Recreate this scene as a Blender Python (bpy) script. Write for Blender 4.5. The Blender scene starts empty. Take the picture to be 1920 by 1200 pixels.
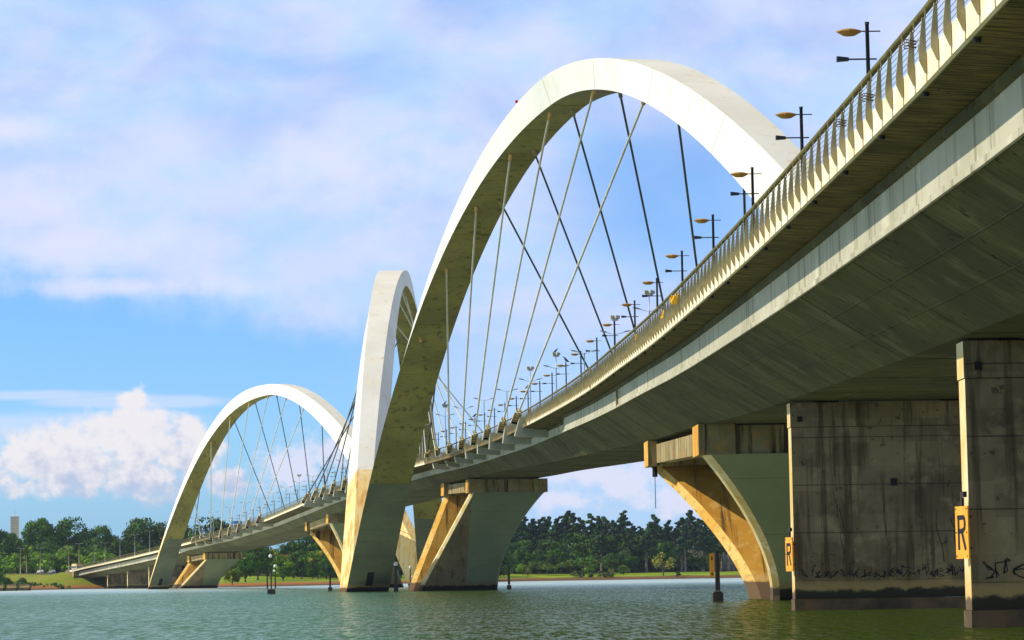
import bpy, math, random
import numpy as np
from mathutils import Vector, Matrix
R = math.radians
C = bpy.context.scene.collection
scn = bpy.context.scene
random.seed(7)
rng = np.random.default_rng(11)

# ------------------------------------------------------------------ camera
EYE = 2.05
TH, PH = math.atan(482/5000), 0.0157
fwd = Vector((0, math.cos(TH), math.sin(TH)))
r0 = Vector((1, 0, 0)); u0 = Vector((0, -math.sin(TH), math.cos(TH)))
rt = r0*math.cos(PH) - u0*math.sin(PH); up = u0*math.cos(PH) + r0*math.sin(PH)
cd = bpy.data.cameras.new('camera'); cam = bpy.data.objects.new('camera', cd); C.objects.link(cam)
M = Matrix((rt, up, -fwd)).transposed().to_4x4(); M.translation = Vector((0, 0, EYE))
cam.matrix_world = M
cd.sensor_width = 36; cd.lens = 93.75; cd.clip_start = 0.5; cd.clip_end = 20000
scn.camera = cam
scn.render.resolution_x, scn.render.resolution_y = 1024, 640

# ------------------------------------------------------------------ light
SUN = Vector((-0.81, -0.01, 0.585)).normalized()
SUN_EL = math.asin(SUN.z); SUN_AZ = math.atan2(SUN.x, SUN.y)
sl = bpy.data.lights.new('sun', 'SUN'); sl.energy = 5.0; sl.angle = R(0.5); sl.color = (1.0, 0.90, 0.72)
so = bpy.data.objects.new('sun', sl); C.objects.link(so)
so.rotation_euler = SUN.to_track_quat('Z', 'Y').to_euler()
scn.view_settings.view_transform = 'Standard'; scn.view_settings.look = 'None'
scn.view_settings.exposure = 0.0; scn.view_settings.gamma = 1.0

W = bpy.data.worlds.new('World'); scn.world = W; W.use_nodes = True
nt = W.node_tree; nt.nodes.clear()

class NB:
    """small node-expression builder"""
    def __init__(s, nt): s.nt = nt
    def n(s, t, **k):
        o = s.nt.nodes.new(t)
        for a, b in k.items(): setattr(o, a, b)
        return o
    def plug(s, inp, v):
        if hasattr(v, 'is_linked') or isinstance(v, bpy.types.NodeSocket): s.nt.links.new(v, inp)
        elif v is not None:
            if hasattr(inp.default_value, '__len__') and not hasattr(v, '__len__'): v = [v]*len(inp.default_value)
            if hasattr(v, '__len__') and len(inp.default_value) == 4 and len(v) == 3: v = (*v, 1)
            inp.default_value = v
    def m(s, op, a, b=None, c=None, clamp=False):
        o = s.n('ShaderNodeMath', operation=op, use_clamp=clamp)
        s.plug(o.inputs[0], a)
        if b is not None: s.plug(o.inputs[1], b)
        if c is not None: s.plug(o.inputs[2], c)
        return o.outputs[0]
    def vm(s, op, a, b=None):
        o = s.n('ShaderNodeVectorMath', operation=op); s.plug(o.inputs[0], a)
        if b is not None: s.plug(o.inputs[1], b)
        return o.outputs[0]
    def comb(s, x, y, z):
        o = s.n('ShaderNodeCombineXYZ')
        for i, v in enumerate((x, y, z)): s.plug(o.inputs[i], v)
        return o.outputs[0]
    def sep(s, v):
        o = s.n('ShaderNodeSeparateXYZ'); s.plug(o.inputs[0], v); return o.outputs
    def noise(s, v, scale=1, detail=3, rough=.55, dist=0):
        o = s.n('ShaderNodeTexNoise'); s.plug(o.inputs['Vector'], v)
        o.inputs['Scale'].default_value = scale; o.inputs['Detail'].default_value = detail
        o.inputs['Roughness'].default_value = rough; o.inputs['Distortion'].default_value = dist
        return o.outputs[0]
    def mr(s, v, a, b, c=0, d=1, smooth=True):
        o = s.n('ShaderNodeMapRange'); o.interpolation_type = 'SMOOTHSTEP' if smooth else 'LINEAR'
        s.plug(o.inputs[0], v)
        for i, x in enumerate((a, b, c, d)): o.inputs[i+1].default_value = x
        return o.outputs[0]
    def mix(s, f, a, b, blend='MIX'):
        o = s.n('ShaderNodeMix', data_type='RGBA', blend_type=blend)
        s.plug(o.inputs[0], f); s.plug(o.inputs[6], a); s.plug(o.inputs[7], b)
        return o.outputs[2]

def build_sky():
    b = NB(nt)
    sky = b.n('ShaderNodeTexSky', sky_type='NISHITA', sun_disc=False)
    sky.sun_elevation = SUN_EL; sky.sun_rotation = SUN_AZ
    sky.altitude = 1000; sky.air_density = 1.0; sky.dust_density = 0.6; sky.ozone_density = 3.0
    tc = b.n('ShaderNodeTexCoord')
    x, y, z = b.sep(tc.outputs['Generated'])
    az = b.m('MULTIPLY', b.m('ARCTAN2', x, y), 57.2958)          # degrees from +Y, world directions
    el = b.m('MULTIPLY', b.m('ARCSINE', z), 57.2958)
    p = b.comb(az, el, 0)
    nz = b.noise(p, .9, 6, .62); nf = b.noise(p, 2.6, 5, .6)
    base = b.mix(1, sky.outputs[0], SKYTINT, 'MULTIPLY')
    # grey-blue air low down, clear blue above it
    low = b.mr(el, 3.6, 0.2)
    base = b.mix(b.m('MULTIPLY', low, .75), base, SKYLOW)
    # thin stretched veil of high cloud
    pv = b.comb(b.m('MULTIPLY', az, .55), b.m('MULTIPLY', el, 1.0), 0)
    nv = b.noise(pv, .42, 6, .55, .3)
    nv2 = b.noise(b.comb(b.m('MULTIPLY', az, .6), b.m('MULTIPLY', el, 1.1), 3.7), .7, 6, .55)
    edge = b.m('ADD', el, b.m('ADD', b.m('MULTIPLY', az, .17), b.m('MULTIPLY', b.m('SUBTRACT', nz, .5), 1.6)))
    veil = b.mr(edge, 4.05, 5.4)
    right = b.mr(az, -4.5, 0.5)
    veil = b.m('MAXIMUM', veil, b.m('MULTIPLY', right, .75))
    vden = b.m('MULTIPLY', veil, b.mr(nv, .30, .62, .55, .98))
    blue_hole = b.m('MULTIPLY', b.m('SUBTRACT', 1, b.mr(b.m('ABSOLUTE', b.m('SUBTRACT', az, 3.6)), 0.6, 4.0)), b.m('SUBTRACT', 1, b.mr(b.m('ABSOLUTE', b.m('SUBTRACT', el, 8.0)), 0.4, 2.6)))
    vden = b.m('MULTIPLY', vden, b.m('SUBTRACT', 1, b.m('MULTIPLY', blue_hole, .75)))
    vcol = b.mix(b.mr(nv2, .38, .62), VEIL1, VEIL2)
    col = b.mix(vden, base, vcol)
    # white flare of brighter cloud in the left of the veil
    w1 = None
    def blob(a, e, ra, re, amp=.55, nn=None):
        da = b.m('DIVIDE', b.m('SUBTRACT', az, a), ra); de = b.m('DIVIDE', b.m('SUBTRACT', el, e), re)
        d = b.m('SQRT', b.m('ADD', b.m('MULTIPLY', da, da), b.m('MULTIPLY', de, de)))
        return b.m('SUBTRACT', 1, d)
    def blobs(L):
        acc = None
        for q in L:
            o = blob(*q); acc = o if acc is None else b.m('MAXIMUM', acc, o)
        return acc
    px = lambda X: math.degrees(math.atan2((X-960), 5000)); py = lambda Y, X=300: (1082-Y-.0157*(X-960))/5000*57.2958
    soft = blobs([(px(60), py(390), 2.6, 1.0), (px(150), py(470), 3.6, .9), (px(640), py(330), 3.2, 1.2), (px(30), py(255), 1.5, .5), (px(250), py(545), 4.5, .35)])
    sm = b.mr(b.m('ADD', soft, b.m('MULTIPLY', b.m('SUBTRACT', nz, .5), 1.5)), 0.0, 1.0, 0, .8)
    col = b.mix(sm, col, SOFTW)
    # low streaks
    st = blobs([(px(60), py(745), 2.6, .16), (px(200), py(757), 2.4, .2), (px(330), py(758), 1.6, .17), (px(40), py(800), 3.0, .42), (px(180), py(795), 3.0, .35)])
    sm = b.mr(b.m('ADD', st, b.m('MULTIPLY', b.m('SUBTRACT', nv2, .5), 1.0)), 0.0, .7, 0, .6)
    col = b.mix(sm, col, STREAK)
    # cumulus bank
    L = [(50, 865, 1.0, .62), (130, 845, .95, .62), (200, 818, .75, .55), (255, 835, .9, .6), (246, 760, .42, .36), (240, 790, .5, .45), (280, 805, .45, .4),
         (345, 812, .42, .42), (330, 860, .7, .5), (130, 885, 1.5, .55), (250, 895, 1.2, .5), (380, 850, .5, .5), (-40, 880, .9, .6), (420, 905, .5, .35), (300, 925, .8, .3), (90, 920, 1.2, .25)]
    cb = blobs([(px(a), py(c, a), d*1.12, e*1.12) for a, c, d, e in L])
    nd = b.m('ADD', b.m('MULTIPLY', b.m('SUBTRACT', nz, .5), 1.3), b.m('MULTIPLY', b.m('SUBTRACT', nf, .5), 1.1))
    cc = b.m('ADD', cb, nd)
    cm = b.mr(cc, -.08, .50)
    shade = b.mr(b.m('ADD', b.m('ADD', el, b.m('MULTIPLY', az, -.06)), b.m('ADD', b.m('MULTIPLY', b.m('SUBTRACT', nf, .5), 4.5), b.m('MULTIPLY', b.m('SUBTRACT', nz, .5), -3.0))), 1.5, 3.9)
    ccol = b.mix(shade, CUM_D, CUM_L)
    bottom = b.mr(b.m('ADD', el, b.m('MULTIPLY', b.m('SUBTRACT', nf, .5), 1.2)), 1.3, 2.3)
    cm = b.m('MULTIPLY', cm, b.m('ADD', b.m('MULTIPLY', bottom, .75), .25))
    col = b.mix(cm, col, ccol)
    # low pale clouds to the right, over the wood
    L = [(1090, 890, 1.3, .45), (1180, 900, 1.2, .5), (1250, 935, 1.0, .5), (1050, 940, 1.0, .35), (540, 880, 1.1, .7), (610, 850, .7, .6), (1400, 900, 2.0, .8), (1800, 880, 2.4, .9)]
    cb = blobs([(px(a), py(c, a), d, e) for a, c, d, e in L])
    cm = b.mr(b.m('ADD', cb, b.m('MULTIPLY', nd, 1.6)), .0, .7, 0, .85)
    col = b.mix(cm, col, LOWC)
    # unseen grey-white cloud added overhead as neutral fill light
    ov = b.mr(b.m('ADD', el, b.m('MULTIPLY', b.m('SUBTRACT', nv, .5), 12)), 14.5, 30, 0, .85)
    col = b.mix(ov, col, FILL_OVERH)
    bg = b.n('ShaderNodeBackground'); b.plug(bg.inputs[0], col); bg.inputs[1].default_value = 0.10
    out = b.n('ShaderNodeOutputWorld'); nt.links.new(bg.outputs[0], out.inputs[0])
# sky colours in the Nishita sky's own (physical) units
SKYTINT = (0.80, 1.24, 1.78)
SKYLOW = (2.6, 5.0, 7.8)
VEIL1 = (5.6, 7.6, 11.0); VEIL2 = (7.0, 7.8, 10.6)
SOFTW = (7.9, 8.2, 10.2)
STREAK = (7.4, 8.2, 10.4)
CUM_L = (9.4, 9.0, 9.2); CUM_D = (5.2, 5.8, 7.8)
FILL_OVERH = (3.9, 3.7, 3.1)
LOWC = (8.3, 8.3, 10.0)
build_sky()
HAZE = 0.00004
scn.cycles.max_bounces = 5; scn.cycles.diffuse_bounces = 3; scn.cycles.glossy_bounces = 3; scn.cycles.transparent_max_bounces = 8

# ------------------------------------------------------------------ materials
def mat(name, c1, c2=None, rough=.7, scale=.3, c3=None, streak=None, joint=None, wl=None, bump=0, metal=0, spec=.3, orand=0, lo=.35, hi=.65, speck=None, sv=3.0, boards=None, panels=None):
    m = bpy.data.materials.new(name); m.use_nodes = True; t = m.node_tree; t.nodes.clear(); b = NB(t)
    g = b.n('ShaderNodeNewGeometry'); P = g.outputs['Position']; col = c1
    x, y, z = b.sep(P)
    if c2:
        n = b.noise(P, scale, 5, .6); col = b.mix(b.mr(n, lo, hi), c1, c2)
    if c3:
        n = b.noise(P, scale*4.3, 4, .6); col = b.mix(b.mr(n, .5, .7, 0, .7), col, c3)
    if streak:                                     # vertical run-off stains: (colour, amount, horizontal scale, threshold)
        sc, am, ss, thr = streak[:4]; ys = ss*(streak[4] if len(streak) > 4 else 1)
        v = b.comb(b.m('MULTIPLY', x, ss), b.m('MULTIPLY', y, ys), b.m('MULTIPLY', z, ss*.06))
        n = b.noise(v, 1, 5, .65); col = b.mix(b.mr(n, thr, thr+.14, 0, am), col, sc)
    if speck:
        n = b.noise(P, sv, 3, .7); col = b.mix(b.mr(n, .62, .68, 0, .8), col, speck)
    if panels:                                     # formwork panels, each cast in a slightly different tone: (width, height, amount)
        pw, ph_, am = panels; q = b.m('FLOOR', b.m('DIVIDE', b.m('ADD', b.m('MULTIPLY', b.noise(b.comb(0, 0, b.m('FLOOR', b.m('DIVIDE', z, ph_))), 3.3, 0), 5), b.m('ADD', x, b.m('MULTIPLY', y, .37))), pw))
        wn = b.n('ShaderNodeTexWhiteNoise'); b.plug(wn.inputs['Vector'], b.comb(q, b.m('FLOOR', b.m('DIVIDE', z, ph_)), 0)); v = b.mr(wn.outputs['Value'], 0, 1, 1-am, 1+am, False)
        col = b.mix(1, col, b.comb(v, v, v), 'MULTIPLY')
    if boards:                                     # timber formwork marks running across the deck
        n = b.noise(b.comb(b.m('MULTIPLY', x, .35), b.m('MULTIPLY', y, 5.5), 0), 1, 4, .6); col = b.mix(b.mr(n, .42, .62, 0, boards[1]), col, boards[0])
    if joint:                                      # thin horizontal construction joints: (spacing, width, darkness, offset)
        sp, w, dk, off = joint
        f = b.m('ABSOLUTE', b.m('SUBTRACT', b.m('FRACT', b.m('DIVIDE', b.m('ADD', z, off), sp)), .5))
        line = b.m('LESS_THAN', f, w/sp/2); col = b.mix(b.m('MULTIPLY', line, dk), col, (.01, .01, .01))
    if wl:                                         # waterline: dark wet band and pale-ochre tide mark (band top, dark colour, mark colour)
        h, dc, mc = wl
        n = b.noise(P, 1.2, 4, .6); zz = b.m('ADD', z, b.m('MULTIPLY', b.m('SUBTRACT', n, .5), .7))
        mk = b.m('SUBTRACT', b.mr(zz, h-.05, h+.1), b.mr(zz, h+.2, h+.8)); col = b.mix(b.m('MULTIPLY', mk, .7), col, mc)
        col = b.mix(b.m('SUBTRACT', 1, b.mr(zz, h-.1, h+.12)), col, dc)
    if orand:
        oi = b.n('ShaderNodeObjectInfo'); v = b.mr(oi.outputs['Random'], 0, 1, 1-orand, 1+orand, False)
        col = b.mix(1, col, b.comb(v, v, v), 'MULTIPLY')
    s = b.n('ShaderNodeBsdfPrincipled'); b.plug(s.inputs['Base Color'], col); s.inputs['Roughness'].default_value = rough
    s.inputs['Metallic'].default_value = metal; s.inputs['Specular IOR Level'].default_value = spec
    if bump:
        bn = b.n('ShaderNodeBump'); b.plug(bn.inputs['Height'], b.noise(P, 6, 4, .6)); bn.inputs['Strength'].default_value = bump; bn.inputs['Distance'].default_value = .05
        t.links.new(bn.outputs[0], s.inputs['Normal'])
    o = b.n('ShaderNodeOutputMaterial'); t.links.new(s.outputs[0], o.inputs[0])
    return m

MT = {}
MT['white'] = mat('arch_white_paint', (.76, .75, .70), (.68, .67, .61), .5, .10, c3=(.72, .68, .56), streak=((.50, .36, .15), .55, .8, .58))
MT['soffit'] = mat('arch_soffit_paint', (.29, .25, .055), (.20, .175, .04), .6, .12, streak=((.07, .06, .015), .75, .9, .53), speck=(.12, .10, .025), sv=4.5)  # dirty olive underside of the arch, with its shade put into the colour
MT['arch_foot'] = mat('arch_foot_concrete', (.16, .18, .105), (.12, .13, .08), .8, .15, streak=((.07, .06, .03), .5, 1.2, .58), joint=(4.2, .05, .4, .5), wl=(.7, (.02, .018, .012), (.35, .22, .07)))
MT['foot_sun'] = mat('arch_foot_stained', (.74, .62, .36), (.78, .55, .22), .8, .2, c3=(.74, .48, .14), streak=((.58, .28, .05), .8, 1.2, .50, .2), wl=(.7, (.10, .05, .02), (.55, .30, .08)))  # stained foot sides, a paler sunlit copy beside the dark foot soffit
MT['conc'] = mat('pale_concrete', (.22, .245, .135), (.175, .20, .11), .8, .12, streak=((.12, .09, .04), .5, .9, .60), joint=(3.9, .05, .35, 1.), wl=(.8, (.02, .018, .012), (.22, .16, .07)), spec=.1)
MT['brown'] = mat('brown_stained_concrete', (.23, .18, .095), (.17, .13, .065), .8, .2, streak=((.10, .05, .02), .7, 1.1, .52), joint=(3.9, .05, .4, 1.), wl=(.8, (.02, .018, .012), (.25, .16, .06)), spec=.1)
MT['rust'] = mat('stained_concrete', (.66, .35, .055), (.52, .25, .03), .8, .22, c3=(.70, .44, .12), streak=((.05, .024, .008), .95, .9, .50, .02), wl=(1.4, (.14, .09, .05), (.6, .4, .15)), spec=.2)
MT['edge'] = mat('sunlit_edge_concrete', (.70, .62, .38), (.62, .45, .16), .8, .5, streak=((.55, .30, .06), .7, 1.5, .52), wl=(1.0, (.12, .08, .05), (.6, .4, .15)), spec=.2)  # pale stained concrete, sunlight on the wall ends put into its colour
MT['cap'] = mat('cap_concrete', (.34, .28, .14), (.24, .18, .075), .85, .3, streak=((.03, .018, .008), .95, 1.3, .50), c3=(.48, .26, .06), panels=(3.2, 5, .1))
MT['dark'] = mat('weathered_pier_concrete', (.27, .20, .105), (.15, .11, .06), .9, .22, c3=(.36, .27, .14), streak=((.055, .04, .02), .75, 1.5, .49), joint=(2.6, .05, .7, 2.3), wl=(1.05, (.035, .03, .018), (.42, .28, .10)), lo=.40, hi=.60, bump=.3, panels=(1.9, 1.3, .16), speck=(.06, .05, .03), sv=2.2)
MT['ledge'] = mat('ledge_concrete', (.14, .09, .05), (.07, .05, .03), .9, .8, streak=((.22, .10, .03), .6, 2.5, .55))
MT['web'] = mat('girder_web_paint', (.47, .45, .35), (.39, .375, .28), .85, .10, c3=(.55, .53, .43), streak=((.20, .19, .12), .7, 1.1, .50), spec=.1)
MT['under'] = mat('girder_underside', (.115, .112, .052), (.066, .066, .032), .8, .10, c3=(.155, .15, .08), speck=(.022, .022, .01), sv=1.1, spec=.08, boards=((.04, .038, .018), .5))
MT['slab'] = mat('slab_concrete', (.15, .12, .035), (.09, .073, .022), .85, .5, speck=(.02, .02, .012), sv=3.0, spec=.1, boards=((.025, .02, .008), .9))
MT['steel'] = mat('bracket_steel', (.46, .44, .33), (.36, .34, .24), .5, .4, streak=((.30, .22, .10), .5, 2., .6))
MT['orange'] = mat('anchor_primer', (.70, .42, .12), (.55, .32, .10), .6, 2.)
MT['panel'] = mat('parapet_panel', (.84, .78, .60), (.74, .64, .40), .6, .7, streak=((.62, .40, .12), .6, 3., .58))
MT['fin'] = mat('parapet_fin', (.46, .39, .22), (.36, .30, .15), .7, 1.5, streak=((.35, .16, .05), .5, 6., .62), spec=.1)
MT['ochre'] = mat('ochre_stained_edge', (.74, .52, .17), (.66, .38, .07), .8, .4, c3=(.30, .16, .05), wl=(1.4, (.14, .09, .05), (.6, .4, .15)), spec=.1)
MT['tube'] = mat('handrail_tube', (.16, .135, .045), (.10, .085, .025), .65, 1.2, spec=.1)
MT['wire'] = mat('rail_wire', (.25, .25, .24), rough=.4, metal=.6)
MT['asphalt'] = mat('asphalt', (.05, .05, .05), (.065, .065, .06), .9, .5)
MT['cable_l'] = mat('pale_cable_sheath', (.72, .70, .60), (.60, .56, .42), .4, .5)
MT['cable_d'] = mat('dark_cable_sheath', (.05, .06, .055), (.08, .09, .08), .45, .5)
MT['black'] = mat('black_lamp_paint', (.018, .018, .024), rough=.4)
MT['lamp_reflection'] = mat('amber_lamp_reflection', (.50, .26, .05), (.38, .19, .04), .5, 3.)  # amber stands in for light reflected onto the lamp plate
MT['galv'] = mat('galvanised_post', (.62, .64, .64), (.5, .52, .53), .45, .8, metal=.2)
MT['tanpole'] = mat('concrete_lamp_post', (.42, .36, .24), (.34, .30, .2), .8, .8)
MT['signo'] = mat('orange_sign_paint', (.90, .40, .03), (.78, .31, .02), .5, 1.2, streak=((.30, .12, .02), .6, 9., .60), speck=(.25, .11, .03), sv=14)
MT['signk'] = mat('sign_lettering', (.012, .012, .012), rough=.5)
MT['rustbk'] = mat('rusty_marker_steel', (.035, .028, .025), (.07, .045, .03), .7, 2.)
MT['globe'] = mat('white_globe', (.85, .83, .75), rough=.3)
MT['lamphead'] = mat('grey_lamp_head', (.42, .42, .38), rough=.5)
MT['hatch'] = mat('hatch_black', (.01, .01, .012), rough=.6)
MT['bark'] = mat('bark', (.16, .13, .10), (.10, .08, .06), .9, .6)
MT['barkp'] = mat('pine_bark', (.26, .22, .18), (.16, .13, .11), .9, .6)
for k, a, bb in (('leaf_dark', (.028, .072, .018), (.052, .115, .024)), ('leaf_mid', (.06, .15, .018), (.095, .20, .022)), ('leaf_lime', (.17, .33, .02), (.24, .38, .03)),
                 ('leaf_yellow', (.16, .19, .03), (.38, .30, .04)), ('leaf_pine', (.020, .052, .030), (.034, .075, .036)), ('leaf_olive', (.13, .17, .025), (.18, .20, .035))):
    MT[k] = mat(k, a, bb, .7, .5, orand=.35, spec=.15)

# ------------------------------------------------------------------ mesh helpers
class MB:
    def __init__(s): s.v = []; s.f = []; s.mi = []; s.cur = 0
    def face(s, pts, mi=None):
        i = len(s.v); s.v += [tuple(p) for p in pts]; s.f.append(tuple(range(i, i+len(pts)))); s.mi.append(s.cur if mi is None else mi)
    def hexa(s, p, mis=None):
        """8 points: bottom 4 (ccw) then top 4. faces: bottom, top, sides 0-1,1-2,2-3,3-0"""
        i = len(s.v); s.v += [tuple(q) for q in p]
        F = [(3, 2, 1, 0), (4, 5, 6, 7), (0, 1, 5, 4), (1, 2, 6, 5), (2, 3, 7, 6), (3, 0, 4, 7)]
        for k, f in enumerate(F): s.f.append(tuple(i+a for a in f)); s.mi.append(mis[k] if mis else s.cur)
    def box(s, c, sz, rz=0, mis=None):
        cx, cy, cz = c; a, b, h = sz[0]/2, sz[1]/2, sz[2]/2; co, si = math.cos(rz), math.sin(rz); P = []
        for z in (-h, h):
            for x, y in ((-a, -b), (a, -b), (a, b), (-a, b)): P.append((cx+x*co-y*si, cy+x*si+y*co, cz+z))
        s.hexa(P, mis)
    def tube(s, pts, r, n=8, caps=True, r2=None):
        pts = [Vector(p) for p in pts]; rings = []
        for k, p in enumerate(pts):
            t = (pts[min(k+1, len(pts)-1)] - pts[max(k-1, 0)]).normalized()
            a = t.cross(Vector((0, 0, 1))); a = a.normalized() if a.length > .05 else Vector((1, 0, 0))
            b_ = a.cross(t).normalized(); rr = r if r2 is None else r + (r2-r)*k/(len(pts)-1)
            i = len(s.v); s.v += [tuple(p + (a*math.cos(q)+b_*math.sin(q))*rr) for q in [2*math.pi*j/n for j in range(n)]]; rings.append(i)
        for a, b_ in zip(rings[:-1], rings[1:]):
            for j in range(n):
                k2 = (j+1) % n; s.f.append((a+j, a+k2, b_+k2, b_+j)); s.mi.append(s.cur)
        if caps:
            s.f.append(tuple(rings[0]+j for j in range(n))); s.mi.append(s.cur)
            s.f.append(tuple(rings[-1]+n-1-j for j in range(n))); s.mi.append(s.cur)
    def loft(s, rings, mis=None, caps=True):
        """rings of equal-length closed point loops"""
        n = len(rings[0]); st = []
        for rg in rings: st.append(len(s.v)); s.v += [tuple(p) for p in rg]
        for a, b_ in zip(st[:-1], st[1:]):
            for j in range(n):
                k2 = (j+1) % n; s.f.append((a+j, a+k2, b_+k2, b_+j)); s.mi.append(mis[j] if mis else s.cur)
        if caps:
            s.f.append(tuple(st[0]+n-1-j for j in range(n))); s.mi.append(s.cur); s.f.append(tuple(st[-1]+j for j in range(n))); s.mi.append(s.cur)
    def sphere(s, c, r, n=8, sc=(1, 1, 1)):
        rg = []
        for i in range(n+1):
            ph = math.pi*i/n; ph = min(max(ph, .02), math.pi-.02)
            rg.append([(c[0]+r*sc[0]*math.sin(ph)*math.cos(q), c[1]+r*sc[1]*math.sin(ph)*math.sin(q), c[2]-r*sc[2]*math.cos(ph)) for q in [2*math.pi*j/(2*n) for j in range(2*n)]])
        s.loft(rg)
    def build(s, name, mats, parent=None, smooth=False):
        me = bpy.data.meshes.new(name); me.from_pydata(s.v, [], s.f)
        if not isinstance(mats, (list, tuple)): mats = [mats]
        for m_ in mats: me.materials.append(MT[m_] if isinstance(m_, str) else m_)
        me.polygons.foreach_set('material_index', [min(q, len(mats)-1) for q in s.mi])
        if smooth: me.polygons.foreach_set('use_smooth', [True]*len(s.f))
        me.update()
        o = bpy.data.objects.new(name, me); C.objects.link(o)
        if parent: o.parent = parent
        return o
def empty(name, loc=(0, 0, 0), rz=0):
    o = bpy.data.objects.new(name, None); C.objects.link(o); o.location = loc; o.rotation_euler = (0, 0, rz); o.empty_display_size = .5; return o
def tag(o, label=None, cat=None, group=None, kind=None):
    if label: o['label'] = label
    if cat: o['category'] = cat
    if group: o['group'] = group
    if kind: o['kind'] = kind
    return o
def copy_tree(o, parent=None):
    c = o.copy(); C.objects.link(c); c.parent = parent
    for k in KIDS.get(o.name, []): copy_tree(k, c)
    return c
KIDS = {}
def reg(root):
    for o in C.objects:
        if o.parent: KIDS.setdefault(o.parent.name, [])
        if o.parent and o not in KIDS[o.parent.name]: KIDS[o.parent.name].append(o)
_ONES = ['', 'first', 'second', 'third', 'fourth', 'fifth', 'sixth', 'seventh', 'eighth', 'ninth', 'tenth', 'eleventh', 'twelfth', 'thirteenth', 'fourteenth', 'fifteenth', 'sixteenth', 'seventeenth', 'eighteenth', 'nineteenth']
ORD = ['nearest']+_ONES[2:]+[t if k == 0 else w+'-'+_ONES[k] for t, w in (('twentieth', 'twenty'), ('thirtieth', 'thirty'), ('fortieth', 'forty'), ('fiftieth', 'fifty'), ('sixtieth', 'sixty')) for k in range(10)]


# ------------------------------------------------------------------ deck alignment: distance, left rail line X, rail height Z
TAB = np.array([[67.0,10.45,16.12],[80.0,10.31,16.37],[93.0,10.12,16.61],[106.0,9.9,16.85],[119.0,9.65,17.13],[132.0,9.39,17.42],[145.0,9.1,17.71],[158.0,8.8,18.01],[171.0,8.47,18.35],[184.0,8.12,18.75],[197.0,7.74,19.13],[210.0,7.31,19.45],[223.0,6.84,19.75],[236.0,6.31,20.07],[249.0,5.71,20.38],[262.0,5.04,20.69],[275.0,4.29,20.99],[288.0,3.45,21.24],[301.0,2.52,21.47],[314.0,1.48,21.66],[327.0,0.34,21.8],[340.0,-0.9,21.92],[353.0,-2.25,22.06],[366.0,-3.72,22.21],[379.0,-5.29,22.35],[392.0,-6.97,22.44],[405.0,-8.75,22.5],[418.0,-10.64,22.6],[431.0,-12.62,22.75],[444.0,-14.69,22.9],[457.0,-16.85,23.01],[470.0,-19.09,23.05],[483.0,-21.4,23.06],[496.0,-23.77,23.04],[509.0,-26.19,23.01],[522.0,-28.67,22.96],[535.0,-31.18,22.9],[548.0,-33.73,22.83],[561.0,-36.3,22.74],[574.0,-38.89,22.63],[587.0,-41.5,22.46],[600.0,-44.11,22.23],[613.0,-46.73,21.95],[626.0,-49.35,21.61],[639.0,-51.97,21.27],[652.0,-54.59,20.99],[665.0,-57.21,20.73],[678.0,-59.83,20.45],[691.0,-62.46,20.15],[704.0,-65.09,19.87],[717.0,-67.75,19.65],[730.0,-70.42,19.47],[743.0,-73.13,19.29],[756.0,-75.87,19.09],[769.0,-78.67,18.86],[782.0,-81.53,18.61],[795.0,-84.47,18.34],[808.0,-87.5,18.03],[821.0,-90.63,17.76],[834.0,-93.87,17.56],[847.0,-97.24,17.38],[860.0,-100.74,17.14],[873.0,-104.39,16.84],[886.0,-108.2,16.49],[899.0,-112.17,16.11],[912.0,-116.3,15.67],[925.0,-120.59,15.19],[938.0,-125.04,14.68],[951.0,-129.64,14.13],[964.0,-134.65,13.61],[977.0,-139.02,13.15],[990.0,-143.4,12.74],[1003.0,-147.68,12.36],[1016.0,-151.96,11.99],[1029.0,-156.24,11.62],[1042.0,-160.55,11.25],[1055.0,-164.92,10.88],[1068.0,-169.37,10.49],[1081.0,-173.88,10.08],[1094.0,-178.4,9.62],[1107.0,-182.95,9.11],[1120.0,-187.5,8.58]])
W_ = 22.4
def rail(D):
    if D < 67: return 10.45+.0003*(67-D), 16.12-(67-D)*.0185
    if D > 1120: return -187.5-(D-1120)*.352, 8.58-(D-1120)*.035
    return float(np.interp(D, TAB[:, 0], TAB[:, 1])), float(np.interp(D, TAB[:, 0], TAB[:, 2]))
def slope(D): return (rail(D+9)[0]-rail(D-9)[0])/18
def at(D, v=0., dz=0., u=0.):
    """point at chainage D, v metres right of the left rail, dz above the rail top, u metres along"""
    X, Z = rail(D); s = slope(D); n = math.hypot(1, s)
    return Vector((X+v/n+u*s/n, D-v*s/n+u/n, Z+dz))
def heading(D): return -math.atan(slope(D))
def drop(D): return float(np.interp(D, [0, 232, 300, 350, 400, 425, 925, 960], [-6.35, -6.3, -5.9, -5.3, -4.75, -4.7, -4.7, -5.2]))

# ------------------------------------------------------------------ the bridge
bridge = empty('arch_bridge', (0, 0, 0))
tag(bridge, 'long curving road bridge over the lake with three white arches crossing its deck diagonally', 'bridge')
CH = list(range(-50, 67, 9)) + list(range(67, 1121, 6))
def sweep(name, prof, mats, mis=None, D0=-50, D1=1115, parent=bridge, step=None):
    """prof(D) -> closed loop of (v, z)"""
    m = MB(); ds = [d for d in CH if D0 <= d <= D1]
    if ds[0] > D0: ds = [D0]+ds
    if ds[-1] < D1: ds.append(D1)
    m.loft([[at(d, v, z) for v, z in prof(d)] for d in ds], mis)
    return m.build(name, mats, parent)
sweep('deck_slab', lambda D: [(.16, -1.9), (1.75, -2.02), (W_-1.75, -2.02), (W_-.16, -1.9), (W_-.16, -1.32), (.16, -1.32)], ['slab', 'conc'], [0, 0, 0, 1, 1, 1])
sweep('road_surface', lambda D: [(2.6, -1.31), (W_-2.6, -1.31), (W_-2.6, -1.28), (2.6, -1.28)], 'asphalt')
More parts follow.
